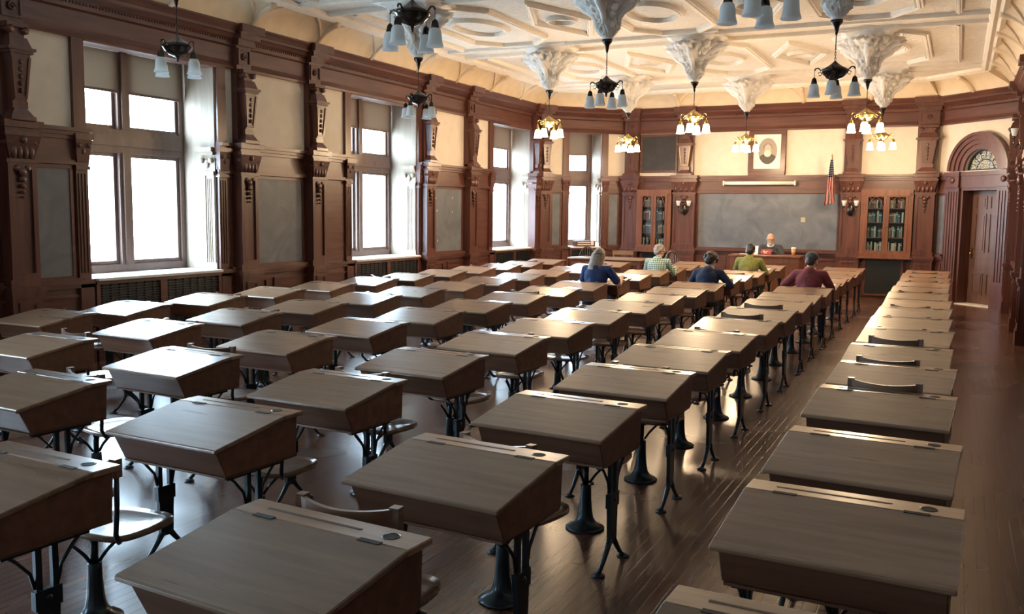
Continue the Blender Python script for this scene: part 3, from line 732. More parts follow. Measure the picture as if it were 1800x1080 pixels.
# rolled projection screen
m = WB.mb(); m.tube([(-4.70, .13, 2.39), (-3.19, .13, 2.39)], .042, 12); o = m.obj('projection_screen', 'white'); tag(o, 'white rolled-up projection screen above the long chalkboard', 'screen')
m = WB.mb(); m.box(-4.72, -4.69, .03, .18, 2.34, 2.44); m.box(-3.20, -3.17, .03, .18, 2.34, 2.44); m.obj('bracket', 'white', o)
# note on board
m = WB.mb(); m.box(-3.05, -2.96, .025, .028, 1.56, 1.66); o = m.obj('pinned_note', mat('note_paper', (0.45, 0.40, 0.26), 0.8)); tag(o, 'small tan note stuck on the chalkboard right of the teacher', 'note')

def sconce(W_, a, z, label, two=True):
    m = W_.mb(); m.ball((a, .18, z-.12), (.07, .03, .12), 0, 12, 8)
    o = m.obj('wall_sconce', 'bronze'); tag(o, label, 'wall lamp', 'unlit wall sconces')
    for sx in ((-1, 1) if two else (0,)):
        ar_ = W_.mb(); ar_.tube([(a, .2, z-.14), (a+sx*.07, .26, z-.20), (a+sx*.12, .28, z-.14), (a+sx*.12, .28, z-.05)], .009, 6); ar_.ball((a+sx*.12, .28, z-.05), (.022, .022, .02), 0, 8, 6); ar_.obj('arm', 'bronze', o)
        g = W_.mb(); g.lathe([(.025, 0), (.034, .02), (.042, .06), (.055, .11), (.052, .11), (.038, .06), (.03, .02)], (a+sx*.12, .28, z-.03), 14, caps=False); g.obj('lamp_shade', 'shade_off', o)
    return o
sconce(WB, -5.56, 1.92, 'unlit twin-globe wall sconce left of the long chalkboard')
sconce(WB, -2.04, 1.94, 'unlit twin-globe wall sconce right of the long chalkboard')
sconce(WR, 15.62, 2.95, 'unlit white-shaded wall sconce at the right edge', False)

# flag on a staff
def flag_nodes(t, b):
    uv = N(t, 'ShaderNodeUVMap'); sp = N(t, 'ShaderNodeSeparateXYZ'); t.links.new(uv.outputs[0], sp.inputs[0])
    ml = N(t, 'ShaderNodeMath', operation='MULTIPLY'); ml.inputs[1].default_value = 6.5; t.links.new(sp.outputs['X'], ml.inputs[0])
    fr = N(t, 'ShaderNodeMath', operation='FRACT'); t.links.new(ml.outputs[0], fr.inputs[0])
    gt = N(t, 'ShaderNodeMath', operation='GREATER_THAN'); gt.inputs[1].default_value = 0.5; t.links.new(fr.outputs[0], gt.inputs[0])
    mx = N(t, 'ShaderNodeMix', data_type='RGBA'); t.links.new(gt.outputs[0], mx.inputs[0]); mx.inputs[6].default_value = (0.42, 0.035, 0.04, 1); mx.inputs[7].default_value = (0.8, 0.76, 0.7, 1)
    # canton with star dots
    mp = N(t, 'ShaderNodeMapping'); mp.inputs['Scale'].default_value = (14, 20, 1); t.links.new(uv.outputs[0], mp.inputs[0])
    ck = N(t, 'ShaderNodeTexVoronoi'); ck.inputs['Scale'].default_value = 1.0; ck.inputs['Randomness'].default_value = 0.0; t.links.new(mp.outputs[0], ck.inputs['Vector'])
    lt = N(t, 'ShaderNodeMath', operation='LESS_THAN'); lt.inputs[1].default_value = 0.28; t.links.new(ck.outputs['Distance'], lt.inputs[0])
    ct = N(t, 'ShaderNodeMix', data_type='RGBA'); t.links.new(lt.outputs[0], ct.inputs[0]); ct.inputs[6].default_value = (0.02, 0.03, 0.10, 1); ct.inputs[7].default_value = (0.8, 0.8, 0.8, 1)
    gy = N(t, 'ShaderNodeMath', operation='GREATER_THAN'); gy.inputs[1].default_value = 0.60; t.links.new(sp.outputs['Y'], gy.inputs[0])
    f2 = N(t, 'ShaderNodeMix', data_type='RGBA'); t.links.new(gy.outputs[0], f2.inputs[0]); t.links.new(mx.outputs[2], f2.inputs[6]); t.links.new(ct.outputs[2], f2.inputs[7])
    t.links.new(f2.outputs[2], b.inputs['Base Color'])
M['flag'] = mat('flag_cloth', rough=0.8, build=flag_nodes)
st = MB(); st.tube([(-2.40, 20.30, 2.12), (-2.42, 19.98, 2.92)], .011, 8); st.ball((-2.42, 19.975, 2.94), (.018, .018, .03), 0, 8, 6)
fl = st.obj('flag', 'brass'); tag(fl, 'striped American flag drooping from a staff right of the chalkboard', 'flag')
V = []; UV = []; NX, NZ = 40, 24
for j in range(NZ+1):
    v = j/NZ; z = 1.93+(2.86-1.93)*v; wd_ = .025+.085*(1-v)**.8
    for i in range(NX+1):
        u = i/NX; x = -2.425+(u-.5)*2*wd_+(1-v)*(-.02); y = 19.985+.10*(1-v)+(.02+.045*(1-v))*math.sin(u*PI*7+v*2)
        V.append((x, y, z+(.05*(u-.2)*(1-v)))); UV.append((u, v))
mf = bpy.data.meshes.new('cloth'); mf.from_pydata(V, [], [(j*(NX+1)+i, j*(NX+1)+i+1, (j+1)*(NX+1)+i+1, (j+1)*(NX+1)+i) for j in range(NZ) for i in range(NX)])
ul = mf.uv_layers.new(name='UVMap')
for lp in mf.loops: ul.data[lp.index].uv = UV[lp.vertex_index]
for p in mf.polygons: p.use_smooth = True
mf.materials.append(M['flag']); co = bpy.data.objects.new('cloth', mf); COL.objects.link(co); co.parent = fl

# ------------------------------------------------------------------ door with fanlight in the right diagonal
m = WE.mb()
m.box(ED0, ED0+.045, -.35, .02, 0, EDH); m.box(ED1-.045, ED1, -.35, .02, 0, EDH); m.box(ED0+.045, ED1-.045, -.35, .02, EDH-.05, EDH)
dr = struct(m.obj('door_1', 'panel'))
c_ = WE.mb()                                       # casing: fluted jambs, lintel and round arch
for a, s_ in ((ED0-.165, 1), (ED1+.165, -1)):
    c_.box(a-.165, a+.165, 0, .09, 0, .45); c_.box(a-.15, a+.15, 0, .07, .45, 2.30)
    for k in range(4): xx = a-.10+k*.066; c_.box(xx-.012, xx+.012, .07, .085, .5, 2.2)
    c_.box(a-.165, a+.165, 0, .11, 2.28, 2.33); c_.box(a-.15, a+.15, 0, .09, 2.33, 2.50); c_.ball((a, .10, 2.42), (.06, .03, .06), 0, 10, 6); c_.box(a-.19, a+.19, 0, .13, 2.50, 2.58)
c_.box(ED0, ED1, 0, .05, EDH, 2.50); c_.box(ED0-.02, ED1+.02, 0, .09, 2.50, 2.58)
def archring(mm, r0, r1, d1, n=28, d0=0.0):
    V = []; Fc = []
    for k in range(n+1):
        a = PI*k/n; c2, s2 = math.cos(a), math.sin(a)
        V += [(ac+r0*c2, d0, az+r0*s2), (ac+r1*c2, d0, az+r1*s2), (ac+r1*c2, d1, az+r1*s2), (ac+r0*c2, d1, az+r0*s2)]
    for k in range(n):
        o = k*4
        for e in range(4): Fc.append((o+e, o+(e+1) % 4, o+4+(e+1) % 4, o+4+e))
    mm.add(V, Fc)
archring(c_, .40, .50, .05); archring(c_, .50, .58, .08); archring(c_, .58, .66, .11); archring(c_, .66, .72, .14)
c_.obj('casing', 'panel', dr)
lf = WE.mb(); L0, L1 = ED0+.045, ED1-.045; dd = -.24
lf.box(L0, L1, dd-.045, dd, .02, EDH-.048)
def pan(x0, x1, z0, z1):
    for (a, b_, z_, y_) in ((x0, x1, z0, z0+.02), (x0, x1, z1-.02, z1), (x0, x0+.02, z0+.02, z1-.02), (x1-.02, x1, z0+.02, z1-.02)): lf.box(a, b_, dd, dd+.016, z_, y_)
    lf.box(x0+.05, x1-.05, dd, dd+.01, z0+.05, z1-.05)
xm = (L0+L1)/2
for (p0, p1) in ((L0+.10, xm-.04), (xm+.04, L1-.10)):
    pan(p0, p1, .20, .62); pan(p0, p1, 1.02, 1.78); pan(p0, p1, 1.86, 2.12)
pan(L0+.10, L1-.10, .70, .94)
leaf = lf.obj('door_leaf', 'doorwood', dr)
kn = WE.mb(); kn.ball((L0+.06, dd+.05, 1.0), .028, 0, 10, 8); kn.tube([(L0+.06, dd, 1.0), (L0+.06, dd+.04, 1.0)], .01, 8); kn.box(L0+.035, L0+.085, dd, dd+.006, .9, 1.1); kn.obj('door_knob', 'brass', leaf)
th = WE.mb(); th.box(ED0, ED1, -.35, .04, 0, .02); th.obj('threshold', 'white', dr)
def fan_nodes(t, b):
    tcn = N(t, 'ShaderNodeTexCoord'); v = N(t, 'ShaderNodeTexVoronoi'); v.inputs['Scale'].default_value = 22
    t.links.new(tcn.outputs['Object'], v.inputs['Vector'])
    ve = N(t, 'ShaderNodeTexVoronoi', feature='DISTANCE_TO_EDGE'); ve.inputs['Scale'].default_value = 22; t.links.new(tcn.outputs['Object'], ve.inputs['Vector'])
    sx = N(t, 'ShaderNodeSeparateColor'); t.links.new(v.outputs['Color'], sx.inputs[0])
    c = ramp(t, sx.outputs[0], [(0.1, (0.45, 0.50, 0.52)), (0.4, (0.50, 0.42, 0.24)), (0.7, (0.30, 0.36, 0.42)), (0.95, (0.62, 0.6, 0.5))])
    lt = N(t, 'ShaderNodeMath', operation='GREATER_THAN'); lt.inputs[1].default_value = 0.05; t.links.new(ve.outputs['Distance'], lt.inputs[0])
    mx = N(t, 'ShaderNodeMix', data_type='RGBA'); t.links.new(lt.outputs[0], mx.inputs[0]); mx.inputs[6].default_value = (0.01, 0.01, 0.01, 1); t.links.new(c, mx.inputs[7])
    t.links.new(mx.outputs[2], b.inputs['Base Color'])
M['stained'] = mat('stained_glass', rough=0.25, build=fan_nodes)
m = WE.mb(); P = [(ac+.385*math.cos(PI*k/24), az+.385*math.sin(PI*k/24)) for k in range(25)]
m.prism(P, lambda u, v, t: (u, t, v), -.10, -.092); fw_ = m.obj('fanlight', 'stained', dr)
m = WE.mb(); archring(m, .365, .40, -.06, d0=-.12); archring(m, .20, .215, -.085, d0=-.095); m.box(ac-.40, ac+.40, -.12, -.06, az-.0, az+.03)
for k in range(1, 8):
    a = PI*k/8; m.tube([(ac+.21*math.cos(a), -.09, az+.21*math.sin(a)), (ac+.38*math.cos(a), -.09, az+.38*math.sin(a))], .006, 6)
m.obj('glazing_bars', 'iron', fw_)

# ------------------------------------------------------------------ plaster pendants and chandeliers
def pendant():
    m = MB(); n = 64; prof = []
    n = 112
    zs = [0, .05, .06, .10, .14, .19, .25, .31, .37, .42, .46, .50, .54, .58, .62, .66, .69]
    rs = [.40, .40, .34, .33, .335, .32, .28, .225, .17, .125, .10, .115, .13, .12, .09, .062, .058]
    am = [.30, .30, .30, .30, .42, .46, .44, .38, .30, .2, .12, .10, .12, .10, .06, .02, 0]
    V = []
    Z2, R2, A2 = [], [], []
    for i in range(len(zs)-1):
        st_ = 1 if i < 3 else 3
        for j in range(st_): f_ = j/st_; Z2.append(zs[i]+(zs[i+1]-zs[i])*f_); R2.append(rs[i]+(rs[i+1]-rs[i])*f_); A2.append(am[i]+(am[i+1]-am[i])*f_)
    Z2.append(zs[-1]); R2.append(rs[-1]); A2.append(am[-1]); zs, rs, am = Z2, R2, A2
    for z, r, a in zip(zs, rs, am):
        for k in range(n):
            t = 2*PI*k/n
            sq = 1/max(abs(math.cos(t)), abs(math.sin(t)))      # square plan near the ceiling
            f = 1+(sq-1)*min(1, a*2.2) if z < .11 else 1+a*abs(math.cos(2*t))**2.2-.12*a
            rr = r*f
            if z > .11 and z < .66:
                nn = noise.noise(Vector((math.cos(t)*7, math.sin(t)*7, z*20)))+.8*noise.noise(Vector((math.cos(t)*16, math.sin(t)*16, z*42)))
                rr *= 1+.26*nn
            V.append((rr*math.cos(t), rr*math.sin(t), -z))
    L = len(zs); m.add(V, [(i*n+k, i*n+(k+1) % n, (i+1)*n+(k+1) % n, (i+1)*n+k) for i in range(L-1) for k in range(n)]+[tuple((L-1)*n+k for k in range(n)), tuple(range(n))[::-1]], 0, True)
    for k in range(4):                             # scroll brackets on the four sides, leaf at the corners
        a = k*PI/2; ca, sa = math.cos(a), math.sin(a)
        m.tube([(ca*(.36-.02*t)+ca*.07*math.cos(t*.62)*(1-t/16), sa*(.36-.02*t)+sa*.07*math.cos(t*.62)*(1-t/16), -.18-.015*t+.08*math.sin(t*.62)*(1-t/16)) for t in range(13)], [.045-.002*t for t in range(13)], 8)
        m.tube([(ca*r_, sa*r_, z_) for r_, z_ in ((.38, -.10), (.36, -.22), (.28, -.32), (.19, -.38), (.14, -.46), (.15, -.53))], [.05, .055, .05, .042, .03, .02], 8)
        a += PI/4; ca, sa = math.cos(a), math.sin(a)
        for (r_, z_, s_) in ((.30, -.15, .07), (.25, -.25, .06), (.18, -.34, .05), (.13, -.42, .035), (.125, -.54, .035)): m.ball((ca*r_, sa*r_, z_), (s_, s_, s_*1.1), 0, 8, 6)
    m.box(-.43, .43, -.43, .43, -.035, 0)
    return m.mesh('pendant', ['pendant'])
pm = pendant(); k = 0
names_c = {0: 'window side', 1: 'room centre', 2: 'right side'}
CPOS = {(0, 0): (-6.58, 6.38), (1, 0): (-3.80, 6.02), (2, 0): (-1.22, 6.05), (0, 1): (-6.50, 10.45), (1, 1): (-3.78, 10.2), (2, 1): (-1.24, 10.1),
        (0, 2): (-6.18, 14.0), (1, 2): (-3.74, 13.95), (2, 2): (-1.32, 14.6), (0, 3): (-6.08, 17.7), (1, 3): (-3.86, 18.35), (2, 3): (-1.38, 18.5)}
for yi, y0_ in enumerate(CYX):
    for xi, x0_ in enumerate(CX):
        x, y = CPOS.get((xi, yi-2), (x0_, y0_))
        k += 1; o = bpy.data.objects.new('trim_%d' % (idx+k), pm); COL.objects.link(o); o.location = (x, y, CEIL); struct(o)
TIP = CEIL-.69
def make_chandelier(on):
    r = empty('chandelier'); met = 'brass' if on else 'bronze'; sh = 'shade_on' if on else 'shade_off'
    m = MB(); m.lathe([(.062, 0), (.058, -.03), (.03, -.06), (.018, -.12), (.008, -.15)], n=14); m.obj('canopy', 'bronze', r)
    m = MB(); m.tube([(0, 0, -.14), (0, 0, -.30)], .006, 6)
    for j in range(4):
        z = -.31-j*.028
        m.tube([((.008*math.cos(t) if j % 2 else 0), (0 if j % 2 else .008*math.cos(t)), z+.018*math.sin(t)) for t in [i*PI/4 for i in range(8)]], .0028, 5, closed=True)
    m.obj('rod', 'bronze', r)
    m = MB(); m.lathe([(.008, -.41), (.02, -.425), (.05, -.45), (.09, -.475), (.135, -.50), (.142, -.515), (.13, -.525), (.115, -.55), (.08, -.585), (.04, -.60), (.015, -.61), (.01, -.64), (.004, -.655)], n=24); m.obj('bowl', met, r)
    for j in range(4):
        a = j*PI/2; ca, sa = math.cos(a), math.sin(a)
        m = MB(); m.tube([(ca*r_, sa*r_, z_) for r_, z_ in ((.11, -.52), (.14, -.50), (.165, -.475), (.19, -.48), (.20, -.50))], .0075, 6)
        m.tube([(ca*(.145+.018*math.cos(t*.7)), sa*(.145+.018*math.cos(t*.7)), -.535+.018*math.sin(t*.7)) for t in range(9)], .004, 5)
        m.tube([(ca*.20, sa*.20, -.50), (ca*.20, sa*.20, -.575)], .003, 5); ao = m.obj('arm', met, r)
        m = MB(); m.lathe([(.008, -.57), (.022, -.585), (.028, -.61), (.032, -.64), (.03, -.645)], (ca*.2, sa*.2, 0), 12); m.obj('socket', 'bronze' if not on else 'brass', ao)
        m = MB(); pr = [(.028, -.635), (.041, -.645), (.048, -.665), (.051, -.70), (.055, -.735), (.063, -.762), (.067, -.772), (.064, -.772), (.052, -.735), (.047, -.70), (.043, -.67)]
        m.lathe(pr, (ca*.2, sa*.2, 0), 24, caps=False); m.obj('lamp_shade', sh, ao)
        if on: m = MB(); m.ball((ca*.2, sa*.2, -.70), (.024, .024, .034), 0, 8, 6); m.obj('bulb', 'shade_on', ao)
    return r
CH = {True: make_chandelier(True), False: make_chandelier(False)}
used = {True: False, False: False}
desc = {(0, 0): 'nearest the first window', (1, 0): 'centre top, cut by the frame edge above the desks', (2, 0): 'cut off at the top right of the view',
        (0, 1): 'in front of the second window', (1, 1): 'second in the central row', (2, 1): 'second in the right-hand row',
        (0, 2): 'in front of the third window', (1, 2): 'third in the central row', (2, 2): 'third in the right-hand row',
        (0, 3): 'furthest, before the corner window', (1, 3): 'furthest in the central row, by the portrait', (2, 3): 'furthest in the right-hand row, by the bookcase'}
for yi, y in enumerate(CY):
    for xi, x in enumerate(CX):
        on = yi >= 2; x, y = CPOS[(xi, yi)]
        o = CH[on] if not used[on] else copy_tree(CH[on]); used[on] = True
        o.location = (x, y, TIP+.005)
        tag(o, ('lit brass' if on else 'unlit dark bronze')+' four-shade chandelier '+desc[(xi, yi)], 'chandelier', 'chandeliers hanging from the ceiling')
        if on:
            l = bpy.data.lights.new('chandelier_glow', 'POINT'); l.energy = 62; l.color = (1.0, 0.71, 0.43); l.shadow_soft_size = .16
            lo = bpy.data.objects.new('chandelier_glow', l); COL.objects.link(lo); lo.location = (x, y, TIP-.84)
            lo['kind'] = 'helper'

# ------------------------------------------------------------------ school desks
DW, DD = .70, .56
def make_desk():
    r = empty('student_desk'); hw, hd = DW/2, DD/2
    m = MB()                                        # lid: sloped writing surface
    prof = [(-hd, .672), (-hd-.004, .682), (-hd, .692), (hd-.125, .760), (hd-.125, .740)]
    m.prism(prof, lambda u, v, t: (t, u, v), -hw, hw); lid = m.obj('lid', ['desk_top'], r, .004)
    for sx in (-1, 1):
        m = MB(); x = sx*.21; m.box(x-.04, x+.04, hd-.134, hd-.112, .7585, .7612); m.obj('hinge', 'iron_dark', lid)
    m = MB(); m.box(-hw, hw, hd-.122, hd, .738, .760)   # level pen rail
    rl = m.obj('pen_rail', ['desk_top'], r, .004)
    m = MB(); m.box(-hw+.10, hw-.22, hd-.066, hd-.055, .7600, .7612); m.obj('pencil_groove', 'slot', rl)
    m = MB(); m.lathe([(.029, .7602), (.029, .7613), (.024, .7613)], (hw-.11, hd-.06, 0), 16, caps=False); m.obj('inkwell_ring', 'iron', rl)
    m = MB(); m.lathe([(.0, .7603), (.025, .7603)], (hw-.11, hd-.06, 0), 16, caps=False); m.obj('inkwell', 'iron_dark', rl)
    m = MB()                                        # box with raked front
    pr = [(-hd+.025, .674), (-hd+.085, .548), (hd-.03, .548), (hd-.02, .738), (hd-.125, .738)]
    m.prism(pr, lambda u, v, t: (t, u, v), -hw+.022, hw-.022); bx = m.obj('desk_box', ['desk_box'], r, .004)
    m = MB(); m.box(-hw+.03, hw-.03, -hd+.08, hd-.025, .538, .548); m.obj('base_rim', 'desk_box', r)
    for sx in (-1, 1):
        m = MB(); x = sx*(hw-.06); t = .009
        m.box(x-.012, x+.012, -.17, .17, .522, .539)          # top plate
        for yy in (-.032, .032): m.box(x-t, x+t, yy-.012, yy+.012, .33, .535)
        for sy in (-1, 1):
            m.tube([(x, sy*.15, .535), (x, sy*.11, .50), (x, sy*.06, .44), (x, sy*.045, .38)], .007, 6)
        m.box(x-.013, x+.013, -.052, .052, .30, .37)          # sliding sleeve
        m.prism([(-.046, .34), (.046, .34), (.036, .12), (-.036, .12)], lambda u, v, w_: (w_, u, v), x-.010, x+.010)
        m.ball((x+sx*.012, 0, .335), (.008, .014, .014), 0, 8, 6)
        for sy in (-1, 1):
            m.tube([(x, sy*.018, .14), (x, sy*.05, .10), (x, sy*.10, .045), (x, sy*.145, .014)], [.016, .014, .011, .012], 8)
            m.lathe([(.032, .0), (.032, .006), (.014, .016)], (x, sy*.15, 0), 12)
        m.obj('leg', 'iron', r)
    return r
def make_chair():
    r = empty('swivel_chair')                         # local origin = pedestal
    m = MB(); m.lathe([(.105, 0), (.108, .008), (.095, .018), (.062, .035), (.045, .065), (.036, .12), (.031, .20), (.029, .27), (.026, .275)], n=20); m.obj('pedestal', 'iron', r)
    m = MB(); m.lathe([(.016, .27), (.016, .385)], n=10)
    for a in (0.4, 0.4+2.09, 0.4+4.19): m.tube([(.02*math.cos(a), .02*math.sin(a), .28), (.05*math.cos(a), .05*math.sin(a), .33), (.10*math.cos(a), .10*math.sin(a), .388)], .008, 6)
    m.tube([(0, 0, .375), (0, .15, .385), (0, .22, .392)], .013, 8)
    m.obj('spider', 'iron', r)
    m = MB(); n = 28; V = []                           # saddle seat
    for ring, (sc_, zz) in enumerate(((1.0, .394), (1.02, .405), (1.0, .420), (.80, .412), (.4, .404), (.0, .402))):
        for k_ in range(n):
            a = 2*PI*k_/n; c2, s2 = math.cos(a), math.sin(a)
            xx = .19*abs(c2)**.5*(1 if c2 > 0 else -1); yy = .175*abs(s2)**.5*(1 if s2 > 0 else -1)
            xx *= 1-.10*(yy < 0)*abs(yy)/.175
            V.append((xx*sc_, .14+yy*sc_, zz))
    m.add(V, [(i*n+k_, i*n+(k_+1) % n, (i+1)*n+(k_+1) % n, (i+1)*n+k_) for i in range(5) for k_ in range(n)]+[tuple(range(n))[::-1]], 0, True)
    m.obj('seat', 'seat', r)
    for sx in (-1, 1):
        m = MB(); m.tube([(sx*.10, .05, .392), (sx*.155, -.02, .40), (sx*.175, -.055, .45), (sx*.18, -.05, .58), (sx*.178, -.045, .745)], .011, 8)
        m.box(sx*.178-.017, sx*.178+.017, -.066, -.030, .715, .80, 1); m.obj('back_post', ['iron', 'backslat'], r)
    for zz0, zz1, nm in ((.712, .795, 'back_slat'),):
        m = MB(); V = []; K = 12
        for i in range(K+1):
            u = -1+2*i/K; x = u*.172; y = -.048-.045*(1-u*u)
            V += [(x, y+.004, zz0), (x, y-.014, zz0), (x, y-.020, zz1-.012*(1-u*u)), (x, y-.002, zz1-.012*(1-u*u))]
        Fc = []
        for i in range(K):
            for e in range(4): Fc.append((i*4+e, i*4+(e+1) % 4, (i+1)*4+(e+1) % 4, (i+1)*4+e))
        Fc += [(0, 1, 2, 3), (K*4+3, K*4+2, K*4+1, K*4)]
        m.add(V, Fc, 0, False); m.obj(nm, 'backslat', r)
    return r
desk0, chair0 = make_desk(), make_chair()
first_d = first_c = True
COLX = [0.105, -1.338, -2.755, -4.18, -5.59, -7.0]
coln = ['column right of the aisle', 'column just left of the aisle', 'third column from the right', 'fourth column from the right', 'fifth column from the right', 'column beside the windows']
ordn = ['nearest', 'second', 'third', 'fourth', 'fifth', 'sixth', 'seventh', 'eighth', 'ninth', 'tenth', 'eleventh', 'twelfth', 'thirteenth', 'fourteenth', 'fifteenth', 'sixteenth', 'seventeenth', 'eighteenth']
last = [15, 15, 15, 15, 14, 14]
DESKS = {}
YBASE = [2.22, 2.27, 2.30, 2.53, 2.59, 2.65]
YFIX = {(2, 0): .08, (2, 1): .10, (0, 1): .05, (0, 2): -.04, (0, 3): .07, (0, 4): .02, (0, 5): -.08, (1, 2): .05, (1, 3): .06, (5, 3): .05, (5, 4): -.05}
BACKZ = {(0, 1): .88, (0, 2): .88, (0, 3): .89, (0, 4): 1.0, (0, 5): .985, (0, 6): 1.0, (0, 7): .95, (0, 8): .95, (1, 0): .9, (1, 1): .975, (1, 2): .93, (1, 3): .90, (1, 4): .955,
         (1, 5): .90, (1, 6): .96, (1, 7): 1.0, (1, 8): 1.0, (1, 9): .9, (1, 10): .9, (2, 1): .9, (2, 2): .9, (2, 3): .96, (2, 4): .93}
rs_ = random.Random(5)
for ci, x0 in enumerate(COLX):
    cnt = 0; prev_cy = -99
    for k in range(-1, last[ci]+1):
        yb = YBASE[ci]+1.03*k+YFIX.get((ci, k), 0)
        jy, jx, jr = rs_.uniform(-.012, .012), rs_.uniform(-.012, .012), math.radians(-3.2+rs_.uniform(-1.1, 1.1))
        xr = x0-(.012 if ci == 0 else .008)*yb+jx
        cx, cy = xr-DW/2, yb-DD/2+jy
        vis = False
        for dx in (-.35, .35):
            for dy in (-.28, .28):
                p = project((cx+dx, cy+dy, .7))
                if p and -40 < p[0] < 1840 and p[1] < 1110: vis = True
        visc = False
        ch = (cx-.02, max(cy-.615, prev_cy+.40)); prev_cy = cy
        for dx in (-.18, .18):
            for zz in (.42, .76):
                p = project((ch[0]+dx, ch[1]+.1, zz))
                if p and -20 < p[0] < 1820 and p[1] < 1095: visc = True
        if vis:
            d = desk0 if first_d else copy_tree(desk0); first_d = False
            d.location = (cx, cy, 0); d.rotation_euler = (0, 0, jr)
            lab = 'sloped-lid wooden desk on iron legs, %s one in the %s' % (ordn[cnt], coln[ci])
            tag(d, lab, 'desk', 'student desks in rows'); DESKS[(ci, k)] = (cx, cy, jr)
        if visc:
            c = chair0 if first_c else copy_tree(chair0); first_c = False
            hz = BACKZ.get((ci, k), rs_.choice((.90, .925, .95, .975)) if ci != 0 else rs_.choice((.94, .965, .98)))
            c.scale = (1, 1, hz)
            c.location = (ch[0]+rs_.uniform(-.02, .02), ch[1], 0); sw = rs_.choice((0, 0, .08, -.10, .13, -.14)) if not (ci, k) in ((3, 10), (3, 13), (2, 11), (2, 14), (1, 11)) else 0
            c.rotation_euler = (0, 0, jr+sw)
            tag(c, 'slat-backed iron pedestal chair at the %s desk, %s' % (ordn[cnt], coln[ci]) if vis else 'iron pedestal chair below the bottom edge, %s' % coln[ci], 'chair', 'swivel chairs at the desks')
        if vis: cnt += 1

# ------------------------------------------------------------------ teacher's desk, reading table, windsor chairs
TX0, TX1, TY0, TY1, TZ = -4.16, -2.80, 18.66, 19.22, .90
tg = empty('teacher_desk', ((TX0+TX1)/2, (TY0+TY1)/2, 0)); tag(tg, 'wide wooden panelled teacher desk before the long chalkboard', 'desk')
hx, hy = (TX1-TX0)/2, (TY1-TY0)/2
m = MB(); m.box(-hx-.03, hx+.03, -hy-.03, hy+.03, TZ-.04, TZ); m.obj('desktop', 'oak', tg, .006)
m = MB(); m.box(-hx, hx, -hy, -hy+.03, .06, TZ-.04); m.box(-hx, -hx+.42, -hy+.03, hy, .06, TZ-.04); m.box(hx-.42, hx, -hy+.03, hy, .06, TZ-.04); m.box(-hx-.01, hx+.01, -hy-.012, hy, 0, .06)
for k in range(3):
    p0 = -hx+.06+k*(2*hx-.06)/3; p1 = p0+(2*hx-.06)/3-.06
    for (a, b_, z_, y_) in ((p0, p1, .14, .165), (p0, p1, .74, .765), (p0, p0+.025, .165, .74), (p1-.025, p1, .165, .74)): m.box(a, b_, -hy-.014, -hy, z_, y_)
m.obj('pedestal_body', 'oak', tg)
for k in range(3):
    for s_ in (-1, 1):
        m = MB(); cx = s_*(hx-.21); z = .15+k*.24; m.box(cx-.17, cx+.17, hy, hy+.012, z, z+.2); dro = m.obj('drawer', 'oak', tg)
        m = MB(); m.ball((cx, hy+.03, z+.1), .015, 0, 8, 6); m.obj('knob', 'brass', dro)
